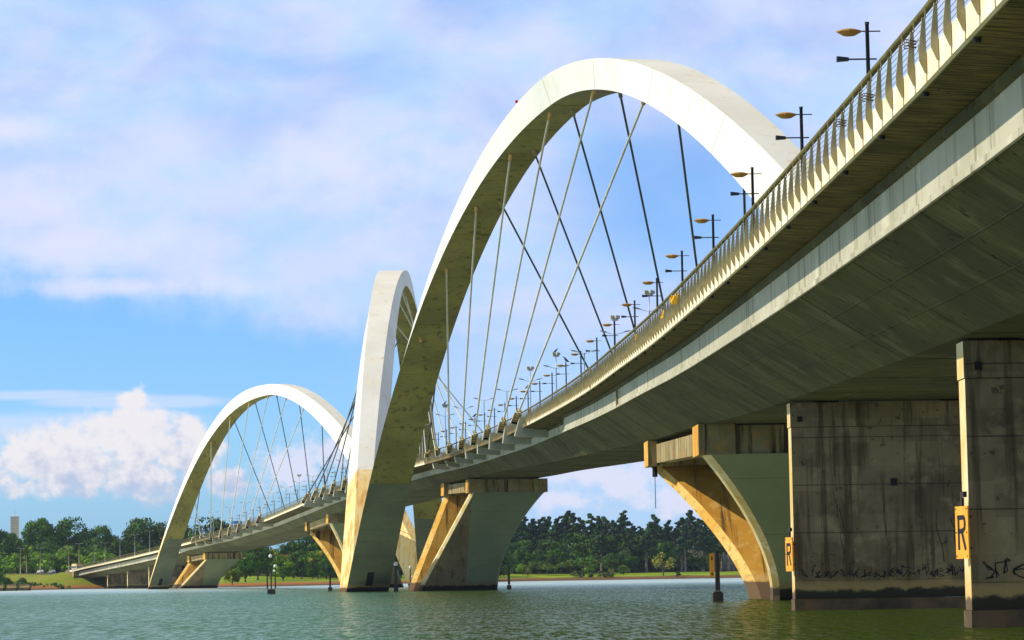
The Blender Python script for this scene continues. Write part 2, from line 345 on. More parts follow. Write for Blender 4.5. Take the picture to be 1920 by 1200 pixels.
sweep('median_kerb', lambda D: [(W_/2-.8, -1.275), (W_/2+.8, -1.275), (W_/2+.8, -1.1), (W_/2-.8, -1.1)], 'conc')
def vw(D): return float(np.interp(D, [288, 292, 905, 912], [1.7, 3.1, 3.1, 1.7]))
def zw(D): return -3.72+.38*(vw(D)-1.7)
def vc(D): return float(np.interp(D, [160, 200], [5.85, 5.25]))
def girder(D):
    d = drop(D); v = vw(D); return [(v, -2.0), (v+.02, zw(D)), (vc(D), d), (W_-vc(D), d), (W_-v-.02, zw(D)), (W_-v, -2.0)]
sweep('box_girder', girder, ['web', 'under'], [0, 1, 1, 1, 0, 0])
# flange lips and bolted joint ribs of the girder
for dd in (220, 918): 
    m = MB()
    for v0, v1 in ((1.55, 1.69),):
        m.hexa([at(dd, v0, -3.7), at(dd, v1, -3.7), at(dd+.35, v1, -3.7), at(dd+.35, v0, -3.7), at(dd, v0, -2.1), at(dd, v1, -2.1), at(dd+.35, v1, -2.1), at(dd+.35, v0, -2.1)])
    m.build('girder_joint', 'cap', bridge)
sweep('girder_flange', lambda D: [(vw(D)-.1, zw(D)-.08), (vw(D), zw(D)-.08), (vw(D), zw(D)+.12), (vw(D)-.1, zw(D)+.12)], 'web', D0=-50)
sweep('girder_flange', lambda D: [(vw(D)-.15, -2.30), (vw(D)-.01, -2.34), (vw(D)-.01, -2.04), (vw(D)-.15, -2.04)], 'under', D0=-50)
# seams of the underside plates, standing a little proud
m = MB()
for fr in (.33, .66):
    rg = []
    for d in CH:
        dz = drop(d); v = vw(d)+.02+(vc(d)-vw(d)-.02)*fr; z = zw(d)+(dz-zw(d))*fr
        rg.append([at(d, v-.03, z-.03), at(d, v+.03, z-.03), at(d, v+.05, z+.02), at(d, v-.05, z+.02)])
    m.loft(rg)
for v in (8.2, 11.2, 14.2):
    rg = []
    for d in CH:
        dz = drop(d); rg.append([at(d, v-.04, dz-.03), at(d, v+.04, dz-.03), at(d, v+.06, dz+.02), at(d, v-.06, dz+.02)])
    m.loft(rg)
for d in np.arange(20, 1100, 14.5):
    dz = drop(d)
    m.hexa([at(d, vc(d), dz-.02), at(d, W_-vc(d), dz-.02), at(d+.07, W_-vc(d), dz-.02), at(d+.07, vc(d), dz-.02), at(d, vc(d), dz+.02), at(d, W_-vc(d), dz+.02), at(d+.07, W_-vc(d), dz+.02), at(d+.07, vc(d), dz+.02)])
    m.hexa([at(d, vw(d)+.02, zw(d)-.02), at(d, vc(d), dz-.02), at(d+.07, vc(d), dz-.02), at(d+.07, vw(d)+.02, zw(d)-.02), at(d, vw(d)+.02, zw(d)+.02), at(d, vc(d), dz+.02), at(d+.07, vc(d), dz+.02), at(d+.07, vw(d)+.02, zw(d)+.02)])
o = m.build('underside_seam', 'under', bridge); o['kind'] = 'stuff'
# drain outlets under the cantilever
for k in range(26):
    d = 59.7+k*7.6
    m = MB(); m.tube([at(d, .22, -1.9), at(d, .22, -2.02)], .09, 8); m.build('drain_outlet', 'hatch', bridge)

# parapets: panels between fins, fins, wires and a tube handrail
FIN = 1.9
def parapet(side):
    sg = 1 if side == 0 else -1; o_ = 0 if side == 0 else W_
    vv = lambda v: o_+sg*v
    panel = MB(); ds = CH
    Z = [313, 446, 488, 622, 713, 882]; cuts = [-50]+Z+[1115]
    for q, (a, b_) in enumerate(zip(cuts[:-1], cuts[1:])):
        dd = [a]+[d for d in ds if a < d < b_]+[b_]; zb, zt_ = (-1.90, -1.16) if q % 2 == 0 else (-1.88, -1.36); panel.cur = q % 2; off = 0 if q % 2 == 0 else .05
        panel.loft([[at(d, vv(off), zb), at(d, vv(.14), zb+.02), at(d, vv(.14), zt_+.02), at(d, vv(off), zt_)] for d in dd])
    p = panel.build('parapet', ['panel', 'brown'], bridge)
    t = MB(); t.tube([at(d, vv(.06), -.02) for d in ds], .095, 8); t.build('handrail', 'tube', p, True)
    w = MB()
    for q in range(6):
        w.tube([at(d, vv(-.02), -.33-.15*q) for d in ds if d < 330], .011, 4, False)
    w.build('rail_wire', 'wire', p)
    return p
par_l = parapet(0); par_r = parapet(1)
def fin_geo(mb, d, side, full=True):
    sg = 1 if side == 0 else -1; o_ = 0 if side == 0 else W_; vv = lambda v: o_+sg*v
    prof = [(-.015, -1.70), (-.06, -1.70), (-.20, -1.38), (-.205, -1.15), (-.10, -.30), (-.015, -.30)]
    a = [at(d, vv(v), z, -.03) for v, z in prof]; b_ = [at(d, vv(v), z, .03) for v, z in prof]
    n = len(prof); i = len(mb.v); mb.v += [tuple(p) for p in a+b_]
    mb.f.append(tuple(range(i, i+n))); mb.f.append(tuple(range(i+2*n-1, i+n-1, -1)))
    for j in range(n): k = (j+1) % n; mb.f.append((i+j, i+n+j, i+n+k, i+k))
    mb.mi += [0]*(n+2)
    if full:                                                       # slim rod up to the handrail and the panel's joint strip
        mb.box(at(d, vv(-.005), -.17), (.03, .03, .26)); mb.box(at(d, vv(-.012), -1.55, .05), (.02, .05, .72))
fins = [58+FIN*k for k in range(int((1112-58)/FIN))]
for k, d in enumerate(fins[:96]):
    m = MB(); fin_geo(m, d, 0); m.build('parapet_fin', 'fin', par_l)
m = MB()
for k, d in enumerate(fins[96:]): fin_geo(m, d, 0, d < 320)
for d in [58-FIN*k for k in range(1, 40)]: fin_geo(m, d, 0)
o = m.build('parapet_fins', 'fin', par_l); o['kind'] = 'stuff'
m = MB()
for k, d in enumerate(fins): fin_geo(m, d, 1, False)
o = m.build('parapet_fins', 'fin', par_r); o['kind'] = 'stuff'
# a few fins are wide expansion posts
for d in (228.2, 309.0):
    m = MB(); m.box(at(d, .0, -.95), (.12, .7, 1.7), heading(d)); m.build('expansion_post', 'cap', par_l)

# ---- arches
def arch_curves(q, N=121):
    ax, ay, bx, by, H, p, d0, d1, we0, we1, wi0, wi1, lean, mm, p2, g = q
    A = np.array([ax, ay]); B = np.array([bx, by]); L = np.linalg.norm(B-A); T = (B-A)/L; Nn = np.array([T[1], -T[0]])
    S = np.linspace(0, 1, N); t = np.where(S < mm, (mm-S)/mm, (S-mm)/(1-mm))+1e-9
    xc = S*L; zc = H*(1-np.where(S < mm, t**p, t**p2))
    dx = np.gradient(xc); dz = np.gradient(zc); l = np.hypot(dx, dz); nx = -dz/l; nz = dx/l
    d = d0+(d1-d0)*t**g; we = we0+(we1-we0)*t**g; wi = wi0+(wi1-wi0)*t**g
    def P(sd, w):
        h = xc+nx*sd*d/2; z = zc+nz*sd*d/2
        return np.column_stack([A+np.outer(h, T)+np.outer(w+lean*z, Nn), z])
    return S, dict(EL=P(1, -we/2), ER=P(1, we/2), IL=P(-1, -wi/2), IR=P(-1, wi/2))
Q1 = [35.88, 175.07, -25.414, 447.02, 56.43, 1.889, 2.99, 4.252, 5.911, 1.464, 4.049, 7.156, -.0286, .4509, 2.003, .958]
Q2 = [-26.398, 451.95, -19.846, 652.16, 64.127, 1.846, 3.124, 4.017, 5.559, 2.257, 5.12, 7.278, -.0169, .5026, 2.204, .959]
Q3 = [-21.706, 667.684, -114.994, 852.263, 57.426, 1.751, 3.043, 6.089, 4.243, 2.113, 2.452, 6.885, .09, .57, 2.478, 1.017]
arch_c = []
for q, lab in ((Q1, 'nearest and largest white arch, rising from behind the railing'), (Q2, 'middle white arch seen almost end on'), (Q3, 'farthest white arch over the far end of the lake')):
    S, c = arch_curves(q); arch_c.append((S, c))
    m = MB(); N = len(S); rings = [[c['IL'][i], c['IR'][i], c['ER'][i], c['EL'][i]] for i in range(N)]
    # faces: 0 soffit, 1 right side, 2 extrados, 3 left side; feet below deck are concrete
    m.v = [tuple(p) for r_ in rings for p in r_]
    for i in range(N-1):
        zc = rings[i][0][2]
        for j in range(4):
            k = (j+1) % 4; m.f.append((4*i+j, 4*i+k, 4*i+4+k, 4*i+4+j))
            foot = zc < (17.0 if q is not Q2 else 17.5)
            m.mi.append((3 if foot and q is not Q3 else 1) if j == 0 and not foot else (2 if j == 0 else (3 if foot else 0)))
    m.f.append((3, 2, 1, 0)); m.mi.append(2); m.f.append(tuple(4*N-4+j for j in range(4))); m.mi.append(2)
    seamf = MB()
    arch_mb = m
    pass
    # plate seams on the soffit
    s2 = m; s2.cur = 1
    for i in range(6, N-6, 6):
        for off, ln in ((-.035, .12),):
            tn = Vector(c['IL'][i+1])-Vector(c['IL'][i]); tn.normalize()
            wv = Vector(c['IR'][i])-Vector(c['IL'][i]); nn = tn.cross(wv).normalized()
            if (Vector(c['EL'][i])-Vector(c['IL'][i])).dot(nn) > 0: nn = -nn
            A_ = Vector(c['IL'][i])+nn*.004; B_ = Vector(c['IR'][i])+nn*.004
            s2.hexa([A_-tn*.05, B_-tn*.05, B_+tn*.05, A_+tn*.05, A_-tn*.05+nn*.04, B_-tn*.05+nn*.04, B_+tn*.05+nn*.04, A_+tn*.05+nn*.04])
    # seams across the side face
    s3 = m; s3.cur = 0
    for i in range(9, N-6, 9):
        A_, B_ = Vector(c['IL'][i]), Vector(c['EL'][i]); tn = (Vector(c['IL'][i+1])-A_).normalized(); nn = tn.cross(B_-A_).normalized()
        if (Vector(c['IR'][i])-A_).dot(nn) > 0: nn = -nn
        s3.hexa([A_-tn*.04, B_-tn*.04, B_+tn*.04, A_+tn*.04, A_-tn*.04+nn*.03, B_-tn*.04+nn*.03, B_+tn*.04+nn*.03, A_+tn*.04+nn*.03])
    a = arch_mb.build('arch', ['white', 'soffit', 'arch_foot', 'foot_sun'], bridge); a['label'] = lab
    # access hatch low on the soffit of the leg that faces the shore
    if q is not Q2:
        i0, i1 = N-4, N-2
        def sp(i, f): return Vector(c['IL'][i])*(1-f)+Vector(c['IR'][i])*f
        # find indices by height
        def zi(z): return min(range(N//2, N), key=lambda i: abs(c['IL'][i][2]-z))
        P_ = []
        for z in (1.0, 3.1):
            fi = np.interp(z, [c['IL'][N-1][2], c['IL'][N-6][2]], [N-1, N-6]); i = int(min(max(fi, 0), N-2)); fr = fi-i
            for f in (.42, .58): P_.append(sp(i, f)*(1-fr)+sp(i+1, f)*fr)
        n_ = (P_[1]-P_[0]).cross(P_[2]-P_[0]).normalized()
        if n_.y > 0: n_ = -n_
        h = MB(); B4 = [P_[0], P_[1], P_[3], P_[2]]
        h.hexa([p+n_*.01 for p in B4]+[p+n_*.08 for p in B4]); h.build('access_hatch', 'hatch', a)
    if q is Q1:
        b_ = MB(); i = int(N*.50); p = Vector(c['EL'][i]); b_.sphere(p+Vector((0, 0, .25)), .2, 5); b_.build('warning_light', mat('beacon_red', (.5, .02, .02)), a)

# ---- cable brackets and stays
def lerp_curve(S, cv, s):
    return Vector([float(np.interp(s, S, cv[:, k])) for k in range(3)])
BR1 = [319.6, 340.3, 360.6, 377.7, 394.5, 410.3, 426.1, 438.5]
BR2 = [494.0, 515.0, 534.5, 552.8, 570.5, 586.5, 600.4, 615.8]
BR3 = [719.7, 746.3, 770.5, 794.3, 815.8, 838.6, 860.1, 874.9]
SR1 = [265.0, 291.0, 316.0, 337.0, 357.0, 373.0, 388.0, 403.0]
def bracket(D, side, dirv, lab=None):
    """tapered steel outrigger on the deck edge with a ribbed anchor box in line with its stay"""
    sg = 1 if side == 0 else -1; o_ = 0 if side == 0 else W_; vv = lambda v: o_+sg*v
    lat = (at(D, 1)-at(D, 0)).normalized()*sg; ax = -dirv.normalized(); T = (at(D+1)-at(D-1)).normalized()
    sv = ax.dot(lat)/max(.3, -ax.z)                                # outward shift per metre of drop
    va = -.42
    def vo(z): return va+sv*(-(z+.1))
    m = MB(); t = .62
    pr = [(vo(-.66)+.30, -.66), (.85, -.66), (1.0, -1.30), (1.35, -2.10), (3.09, -2.12), (3.09, -3.08), (vo(-2.75)+.5, -2.92), (vo(-2.7)+.25, -2.85)]
    a = [at(D, vv(v), z, -t) for v, z in pr]; b_ = [at(D, vv(v), z, t) for v, z in pr]; n = len(pr)
    m.v = [tuple(p) for p in a+b_]; m.f = [tuple(range(n)), tuple(range(2*n-1, n-1, -1))]+[(j, n+j, n+(j+1) % n, (j+1) % n) for j in range(n)]; m.mi = [0]*(n+2)
    br = m.build('cable_bracket', 'steel', bridge)
    top = at(D, vv(va), -.1)
    sx = T.cross(ax).normalized(); hw = .42; dp = 1.15; L_ = 2.75; base = top+ax*.15-T*.72
    bx = MB()
    def slab(p0, ux, uy, uz, mi):
        bx.hexa([p0, p0+ux, p0+ux+uy, p0+uy, p0+uz, p0+ux+uz, p0+ux+uy+uz, p0+uy+uz], [mi]*6)
    for s_ in (-1, 1): slab(base+sx*(hw*s_)-sx*.045, sx*.09, T*dp, ax*L_, 0)
    slab(base-sx*(hw-.05)+T*(dp-.35), sx*2*(hw-.05), T*.06, ax*L_, 2)
    for k in range(5): slab(base-sx*(hw-.05)+ax*(k*(L_-.08)/4.)+T*.05, sx*2*(hw-.05), T*(dp-.42), ax*.08, 0)
    for k in range(3): slab(base-sx*(hw-.06)+ax*(k*(L_-.08)/4.+.085)+T*.40, sx*2*(hw-.06), T*.04, ax*.45, 1)
    bx.build('anchor_box', ['steel', 'orange', 'hatch'], br)
    return br, top
def stay(top, deck, matn):
    m = MB(); m.tube([deck+(top-deck)*0., top], .13, 8); s = m.build('stay_cable', matn, bridge, True)
    d = (top-deck).normalized(); m = MB()
    m.tube([deck-d*.5, deck+d*.55], .24, 10); m.tube([deck+d*.55, deck+d*.68], .34, 10); m.build('deck_socket', 'edge', s, True)
    m = MB(); m.tube([top-d*1.1, top+d*.3], .22, 10); m.build('arch_socket', 'orange' if matn == 'cable_l' else 'cap', s, True)
def arch_stays(qi, DL, DR, homo_left, s0=.319, k=.0741, s1=.145, k1=.0765, sx_=.763):
    S, c = arch_c[qi]
    def tp(s, fr):
        cv = c['IL']*(.5-fr/2)+c['IR']*(.5+fr/2); return lerp_curve(S, cv, s)
    for side, DD in ((0, DL), (1, DR)):
        for j, D in enumerate(DD):
            near = (side == 0) == homo_left
            s = (s0+k*j) if near else (s1+k1*j)
            if near and j == 7: tpnt = tp(sx_, .5)
            else: tpnt = tp(s, -.5 if side == 0 else .5)
            deck = at(D, -.42 if side == 0 else W_+.42, -.1)
            bracket(D, side, (tpnt-deck).normalized())
            if not near and j == 7 and qi != 1: continue
            stay(tpnt, deck, 'cable_l' if near and j < 7 else 'cable_d')
arch_stays(0, BR1, SR1, True, s1=.165, k1=.0735)
arch_stays(1, BR2, BR2, False)
arch_stays(2, BR3, [d-12 for d in BR3], True, .43, .0722, .216, .0855, .856)

# ---- V piers
def vpier(Dc, Dn, Df, ztn, ztf, foot_side, label=None):
    """two leaning walls meeting at the lake; foot_side +1: arch foot on the right"""
    def vl(h):                                                     # left and right edge (metres from left rail) at height fraction h
        con = (5.2+6.5*(1-h**1.0)) if False else 11.7-6.5*h**(1.6 if foot_side > 0 else 2.1)
        strt = 24.8-7.6*h
        return (con, strt) if foot_side > 0 else (W_-strt, W_-con)
    root = None
    for nm, Dt, ub, zt in (('near', Dn, -7.0, ztn), ('far', Df, 7.0, ztf)):
        m = MB(); rings = []; K = 22; fr_x = Dc-Dt
        for i in range(K+1):
            h = i/K; z = -1.2+(zt+1.2)*h; a, b_ = vl(max(0, (z)/zt) if z > 0 else 0)
            uc = ub + ((Dt-Dc)+(0.6 if nm == 'near' else -.6)-ub)*max(0, z/zt); th = 1.0
            q = [(a, -th), (b_, -th), (b_, th), (a, th)]
            ch = .45                                              # chamfer towards the outside
            if nm == 'near': q = [(a+ch, -th), (b_-ch, -th), (b_, -th+.5), (b_, th), (a, th), (a, -th+.5)]
            if nm == 'near':
                vm = max(a+ch+.02, 5.3) if foot_side < 0 else min(b_-ch-.02, W_-5.3)
                q = [q[0], (vm, -th)]+q[1:]
            else: q = [(a+.85, -th), (b_-.1, -th), (b_, th-.5), (b_-ch, th), (a+ch, th), (a, -th+.9)]
            X0 = Dc
            rings.append([tuple(Vector((*at(X0, v, 0, uc+uu).xy, z))) for v, uu in q])
        # side material list per loop edge
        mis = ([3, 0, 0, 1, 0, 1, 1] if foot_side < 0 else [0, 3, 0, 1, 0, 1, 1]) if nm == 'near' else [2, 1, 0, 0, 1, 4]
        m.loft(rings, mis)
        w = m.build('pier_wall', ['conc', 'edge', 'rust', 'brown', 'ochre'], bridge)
    # cap frame
    zc = None
    capm = MB(); hgt = 2.0
    def P(D, v, z): return Vector((*at(Dc, v, 0, D-Dc).xy, z))
    v0, v1 = 5.0, W_-5.0
    def beam(D0, D1, va, vb, z0, z1, h):
        capm.hexa([P(D0, va, z0-h), P(D0, vb, z0-h), P(D1, vb, z1-h), P(D1, va, z1-h), P(D0, va, z0), P(D0, vb, z0), P(D1, vb, z1), P(D1, va, z1)])
    beam(Dn-.2, Dn+3.3, v0, v1-0, ztn+2.0, ztn+2.0, 2.0)
    beam(Df-3.3, Df+.2, v0, v1-0, ztf+2.0, ztf+2.0, 2.0)
    for va, vb in ((v0+.55, v0+1.75), (v1-1.75, v1-.55)): beam(Dn+3.3, Df-3.3, va, vb, ztn+1.8, ztf+1.8, 1.6)
    cap = capm.build('pier_cap', 'cap', bridge)
    for D, z in ((Dn+1.5, ztn+2.0), (Df-1.5, ztf+2.0)):            # corner blocks, then bearings under the girder
        for v in (v0+1.1, v1-1.1):
            k = MB(); k.box(P(D, v, z-.97), (2.6, 4.0, 2.15), heading(Dc), [0, 0, 0, 0, 0, 1]); k.build('corner_block', ['cap', 'rust'], cap)
    for D, z in ((Dn+1.5, ztn+2.0), (Df-1.5, ztf+2.0)):
        zg = rail(D)[1]+drop(D)
        for v in (v0+1.6, v1-1.6):
            k = MB(); k.box(P(D, v, (z+.1+zg)/2), (1.2, 1.2, max(.1, zg-z+.05)), heading(Dc)); k.build('bearing', 'hatch', cap)
    k = MB(); p = P(Df-2, v0+.5 if foot_side > 0 else v1-.5, ztf-.05)
    k.tube([p, p-Vector((0, 0, .9))], .22, 8); k.tube([p-Vector((0, 0, .9)), p-Vector((0, 0, 3.6))], .03, 4); k.build('drain_pipe', 'hatch', cap)
vpier(209, 187, 232, 10.4, 11.4, 1)
vpier(445, 428, 461, 15.7, 16.2, -1)
vpier(642, 620, 664, 15.2, 14.3, 1)
vpier(899, 883, 915, 9.5, 8.9, -1)

# ---- wall piers
def wallpier(D, first=False, full=True):
    zt = rail(D)[1]+drop(D)-.12; hd = heading(D)
    v0, v1 = (6.1 if D < 200 else 5.3), W_-5.2
    def P(v, u, z): return Vector((*at(D, v, 0, u).xy, z))
    m = MB()
    def blk(va, vb, ua, ub, z0, z1, mis=None):
        m.hexa([P(va, ua, z0), P(vb, ua, z0), P(vb, ub, z0), P(va, ub, z0), P(va, ua, z1), P(vb, ua, z1), P(vb, ub, z1), P(va, ub, z1)], mis)
    mis = [0, 0, 0, 0, 0, 1]  # sunlit left end coloured paler than the other wall faces
    blk(v0, v1, -.8, .4, .62, zt-1.35, mis)
    w = m.build('pier_wall', ['dark', 'edge'], bridge)
    m = MB(); blk(v0-.04, v1+.04, -.86, .46, zt-1.32, zt, mis); c_ = m.build('pier_cap', ['dark', 'edge'], bridge)
    m = MB(); blk(v0-.05, v1+.05, -.95, .55, -1.2, .60); m.build('pier_footing', 'ledge', w)
    for v in (v0+2.0, v1-2.0):
        m = MB(); blk(v-.7, v+.7, -.5, .3, zt+.003, zt+.12); m.build('bearing', 'hatch', c_)
    if full:
        m = MB(); blk(v0+.35, v0+.62, -.9, -.865, zt-1.05, zt-.75); blk(v0+5.4, v0+5.75, -.84, -.803, zt-4.6, zt-4.2); m.build('service_box', 'hatch', w)
        # spray-painted scrawl along the foot of the wall
        m = MB(); r_ = random.Random(int(D))
        v = v0+.45
        while v < v1-.8:
            pts = []; wd = r_.uniform(.3, .6); hh = r_.uniform(.4, .8)
            for q in range(r_.randint(6, 11)): pts.append((v+r_.uniform(-.1, wd), 1.7+r_.uniform(0, hh)))
            for (a0, b0), (a1, b1) in zip(pts[:-1], pts[1:]):
                dv, dz = a1-a0, b1-b0; l = math.hypot(dv, dz) or 1; nx, nz = -dz/l*.022, dv/l*.022
                m.face([P(a0-nx, -.804, b0-nz), P(a1-nx, -.804, b1-nz), P(a1+nx, -.804, b1+nz), P(a0+nx, -.804, b0+nz)])
            v += wd+r_.uniform(-.1, .12)
        m.build('graffiti', 'hatch', w)
        # old cracks and tar runs on the wall face
        m = MB()
        for v, za, zb in ((v0+2.3, zt-5.2, 2.3), (v0+2.4, zt-5.6, 4.3), (v0+5.0, zt-5.0, 3.0), (v0+7.9, zt-6.0, 2.4), (v0+8.6, zt-6.4, 2.6)):
            m = MB(); x = v; z = za; pp = []
            while z > zb: pp.append((x, z)); x += r_.uniform(-.12, .2); z -= r_.uniform(.3, .6)
            for (a0, b0), (a1, b1) in zip(pp[:-1], pp[1:]):
                t_ = r_.uniform(.010, .028); m.face([P(a0-t_, -.803, b0), P(a1-t_, -.803, b1), P(a1+t_, -.803, b1), P(a0+t_, -.803, b0)][::-1])
            m.build('crack', 'hatch', w)
    return w
for i, D in enumerate((45, 96, 146.6)): wallpier(D, full=True)
for D in (978, 1020, 1062): wallpier(D, full=False)
# far abutment
D = 1104; zt = rail(D)[1]-2.1
m = MB()
def P(v, u, z): return Vector((*at(D, v, 0, u).xy, z))
m.hexa([P(-.4, 0, -1), P(W_+.4, 0, -1), P(W_+.4, 16, -1), P(-.4, 16, -1), P(-.4, 0, zt), P(W_+.4, 0, zt), P(W_+.4, 16, zt), P(-.4, 16, zt)])
m.build('abutment', 'dark', bridge)
m = MB(); m.hexa([P(-1.2, -5, .2), P(-.42, -5, .2), P(-.42, 14, 1.5), P(-1.2, 14, 1.5), P(-1.2, -5, 2.2), P(-.42, -5, 2.2), P(-.42, 14, zt+.9), P(-1.2, 14, zt+.9)])
m.build('wing_wall', 'cap', bridge)

# ------------------------------------------------------------------ water and land
def water_mat():
    m = bpy.data.materials.new('lake_water'); m.use_nodes = True; t = m.node_tree; t.nodes.clear(); b = NB(t)
    P = b.n('ShaderNodeNewGeometry').outputs['Position']; x, y, z = b.sep(P)
    big = b.noise(b.comb(b.m('MULTIPLY', x, .02), b.m('MULTIPLY', y, .006), 0), 1, 4, .6)
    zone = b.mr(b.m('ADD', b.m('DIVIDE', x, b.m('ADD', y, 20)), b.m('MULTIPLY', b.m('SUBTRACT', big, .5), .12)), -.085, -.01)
    col = b.mix(zone, WATER_L, WATER_R)  # darker olive side carries the bridge's dark reflection in its diffuse colour
    fleck = b.noise(b.comb(b.m('MULTIPLY', x, 3.2), b.m('MULTIPLY', y, .22), 0), 1.3, 3, .7)
    v1 = b.noise(b.comb(b.m('MULTIPLY', x, 1.5), b.m('MULTIPLY', y, .30), 0), 1.5, 5, .68, .3)
    v2 = b.noise(b.comb(b.m('MULTIPLY', x, .30), b.m('MULTIPLY', y, .08), 4), 1.0, 5, .65)
    v3 = b.noise(b.comb(b.m('MULTIPLY', x, .9), b.m('MULTIPLY', y, .12), 9), 1.0, 5, .7)
    h = b.m('ADD', b.m('ADD', b.m('MULTIPLY', v1, .55), b.m('MULTIPLY', v2, .8)), b.m('MULTIPLY', v3, .8))
    calm = b.mr(y, 450, 900, 1, .6)
    bn = b.n('ShaderNodeBump'); b.plug(bn.inputs['Height'], h); b.plug(bn.inputs['Strength'], b.m('MULTIPLY', calm, .6)); bn.inputs['Distance'].default_value = .5
    gr = b.mr(b.m('ADD', b.m('ADD', b.m('MULTIPLY', v1, .35), b.m('MULTIPLY', v3, .25)), b.m('MULTIPLY', fleck, .4)), .42, .57, 0, 1)
    far = b.mr(y, 420, 800)
    fac = b.m('ADD', b.m('MULTIPLY', b.m('SUBTRACT', big, .5), .7), b.m('ADD', b.m('MULTIPLY', gr, b.m('SUBTRACT', .56, b.m('MULTIPLY', far, .50))), b.m('ADD', .03, b.m('MULTIPLY', far, .90))), None, True)
    df = b.n('ShaderNodeBsdfDiffuse'); b.plug(df.inputs[0], col); t.links.new(bn.outputs[0], df.inputs['Normal'])
    gl = b.n('ShaderNodeBsdfGlossy'); b.plug(gl.inputs['Roughness'], b.m('ADD', .11, b.m('MULTIPLY', far, .22))); b.plug(gl.inputs[0], (.90, 1, .86)); t.links.new(bn.outputs[0], gl.inputs['Normal'])
    s = b.n('ShaderNodeMixShader'); b.plug(s.inputs[0], fac); t.links.new(df.outputs[0], s.inputs[1]); t.links.new(gl.outputs[0], s.inputs[2])
    o = b.n('ShaderNodeOutputMaterial'); t.links.new(s.outputs[0], o.inputs[0]); return m
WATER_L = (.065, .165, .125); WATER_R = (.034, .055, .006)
m = MB(); m.face([(-1500, -120, 0), (1500, -120, 0), (1500, 2500, 0), (-1500, 2500, 0)])
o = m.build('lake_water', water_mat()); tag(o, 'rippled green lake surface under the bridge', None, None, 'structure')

SHORE = np.array([(-1500, 700), (-700, 760), (-300, 850), (-215, 900), (-180, 1010), (-172, 1085), (-150, 1098), (-128, 1075), (-100, 975), (-84, 1000), (-72, 1060), (-40, 1180), (-6, 1268), (40, 1278), (100, 1283), (400, 1260), (1500, 1200)], float)
def sdf(x, y):
    """signed distance to the shoreline, positive on land (beyond it)"""
    d = np.full(x.shape, 1e9)
    for (ax, ay), (bx, by) in zip(SHORE[:-1], SHORE[1:]):
        ux, uy = bx-ax, by-ay; t = np.clip(((x-ax)*ux+(y-ay)*uy)/(ux*ux+uy*uy), 0, 1)
        d = np.minimum(d, np.hypot(x-ax-t*ux, y-ay-t*uy))
    ys = np.interp(x, SHORE[:, 0], SHORE[:, 1])
    return np.where(y > ys, d, -d)
ROAD = [(D, *rail(D)) for D in (1104, 1160, 1240, 1340, 1480)]
RP = np.array([[at(D, W_/2).x, at(D, W_/2).y, rail(D)[1]-1.5] for D in (1120, 1150, 1220, 1320, 1500)]); RP[2:, 0] -= [6, 30, 110]
RP = np.vstack([RP, [[-560, 1640, 4]]]); RP[2:, 2] = [7.0, 7.5, 8.5, 9]
def height(x, y):
    x = np.asarray(x, float); y = np.asarray(y, float); s = sdf(x, y)
    h = np.where(s > 0, 1.3*(1-np.exp(-s/5))+.028*np.minimum(s, 150)+.05*np.clip(s-150, 0, 260), s*.25)
    h = np.maximum(h, -3)
    h += np.where(s > 60, 1.6*np.sin(x*.017+1)*np.cos(y*.013), 0)*np.clip((s-60)/80, 0, 1)
    # embankment carrying the road
    d = np.full(x.shape, 1e9); hz = np.zeros(x.shape)
    for a, b_ in zip(RP[:-1], RP[1:]):
        ux, uy = b_[0]-a[0], b_[1]-a[1]; t = np.clip(((x-a[0])*ux+(y-a[1])*uy)/(ux*ux+uy*uy), 0, 1)
        dd = np.hypot(x-a[0]-t*ux, y-a[1]-t*uy); z = a[2]+(b_[2]-a[2])*t; hz = np.where(dd < d, z, hz); d = np.minimum(d, dd)
    k = np.clip(1-(d-12.5)/15, 0, 1); k = k*k*(3-2*k)
    return np.where(s > -6, h*(1-k)+np.minimum(hz, np.maximum(h, hz))*k, h)
def grid(xs, ys, name, m_):
    X, Y = np.meshgrid(xs, ys); Z = height(X, Y); nx, ny = len(xs), len(ys)
    v = np.column_stack([X.ravel(), Y.ravel(), Z.ravel()]).tolist()
    f = [(j*nx+i, j*nx+i+1, (j+1)*nx+i+1, (j+1)*nx+i) for j in range(ny-1) for i in range(nx-1)]
    me = bpy.data.meshes.new(name); me.from_pydata(v, [], f); me.materials.append(m_)
    me.polygons.foreach_set('use_smooth', [True]*len(f)); o = bpy.data.objects.new(name, me); C.objects.link(o); return o
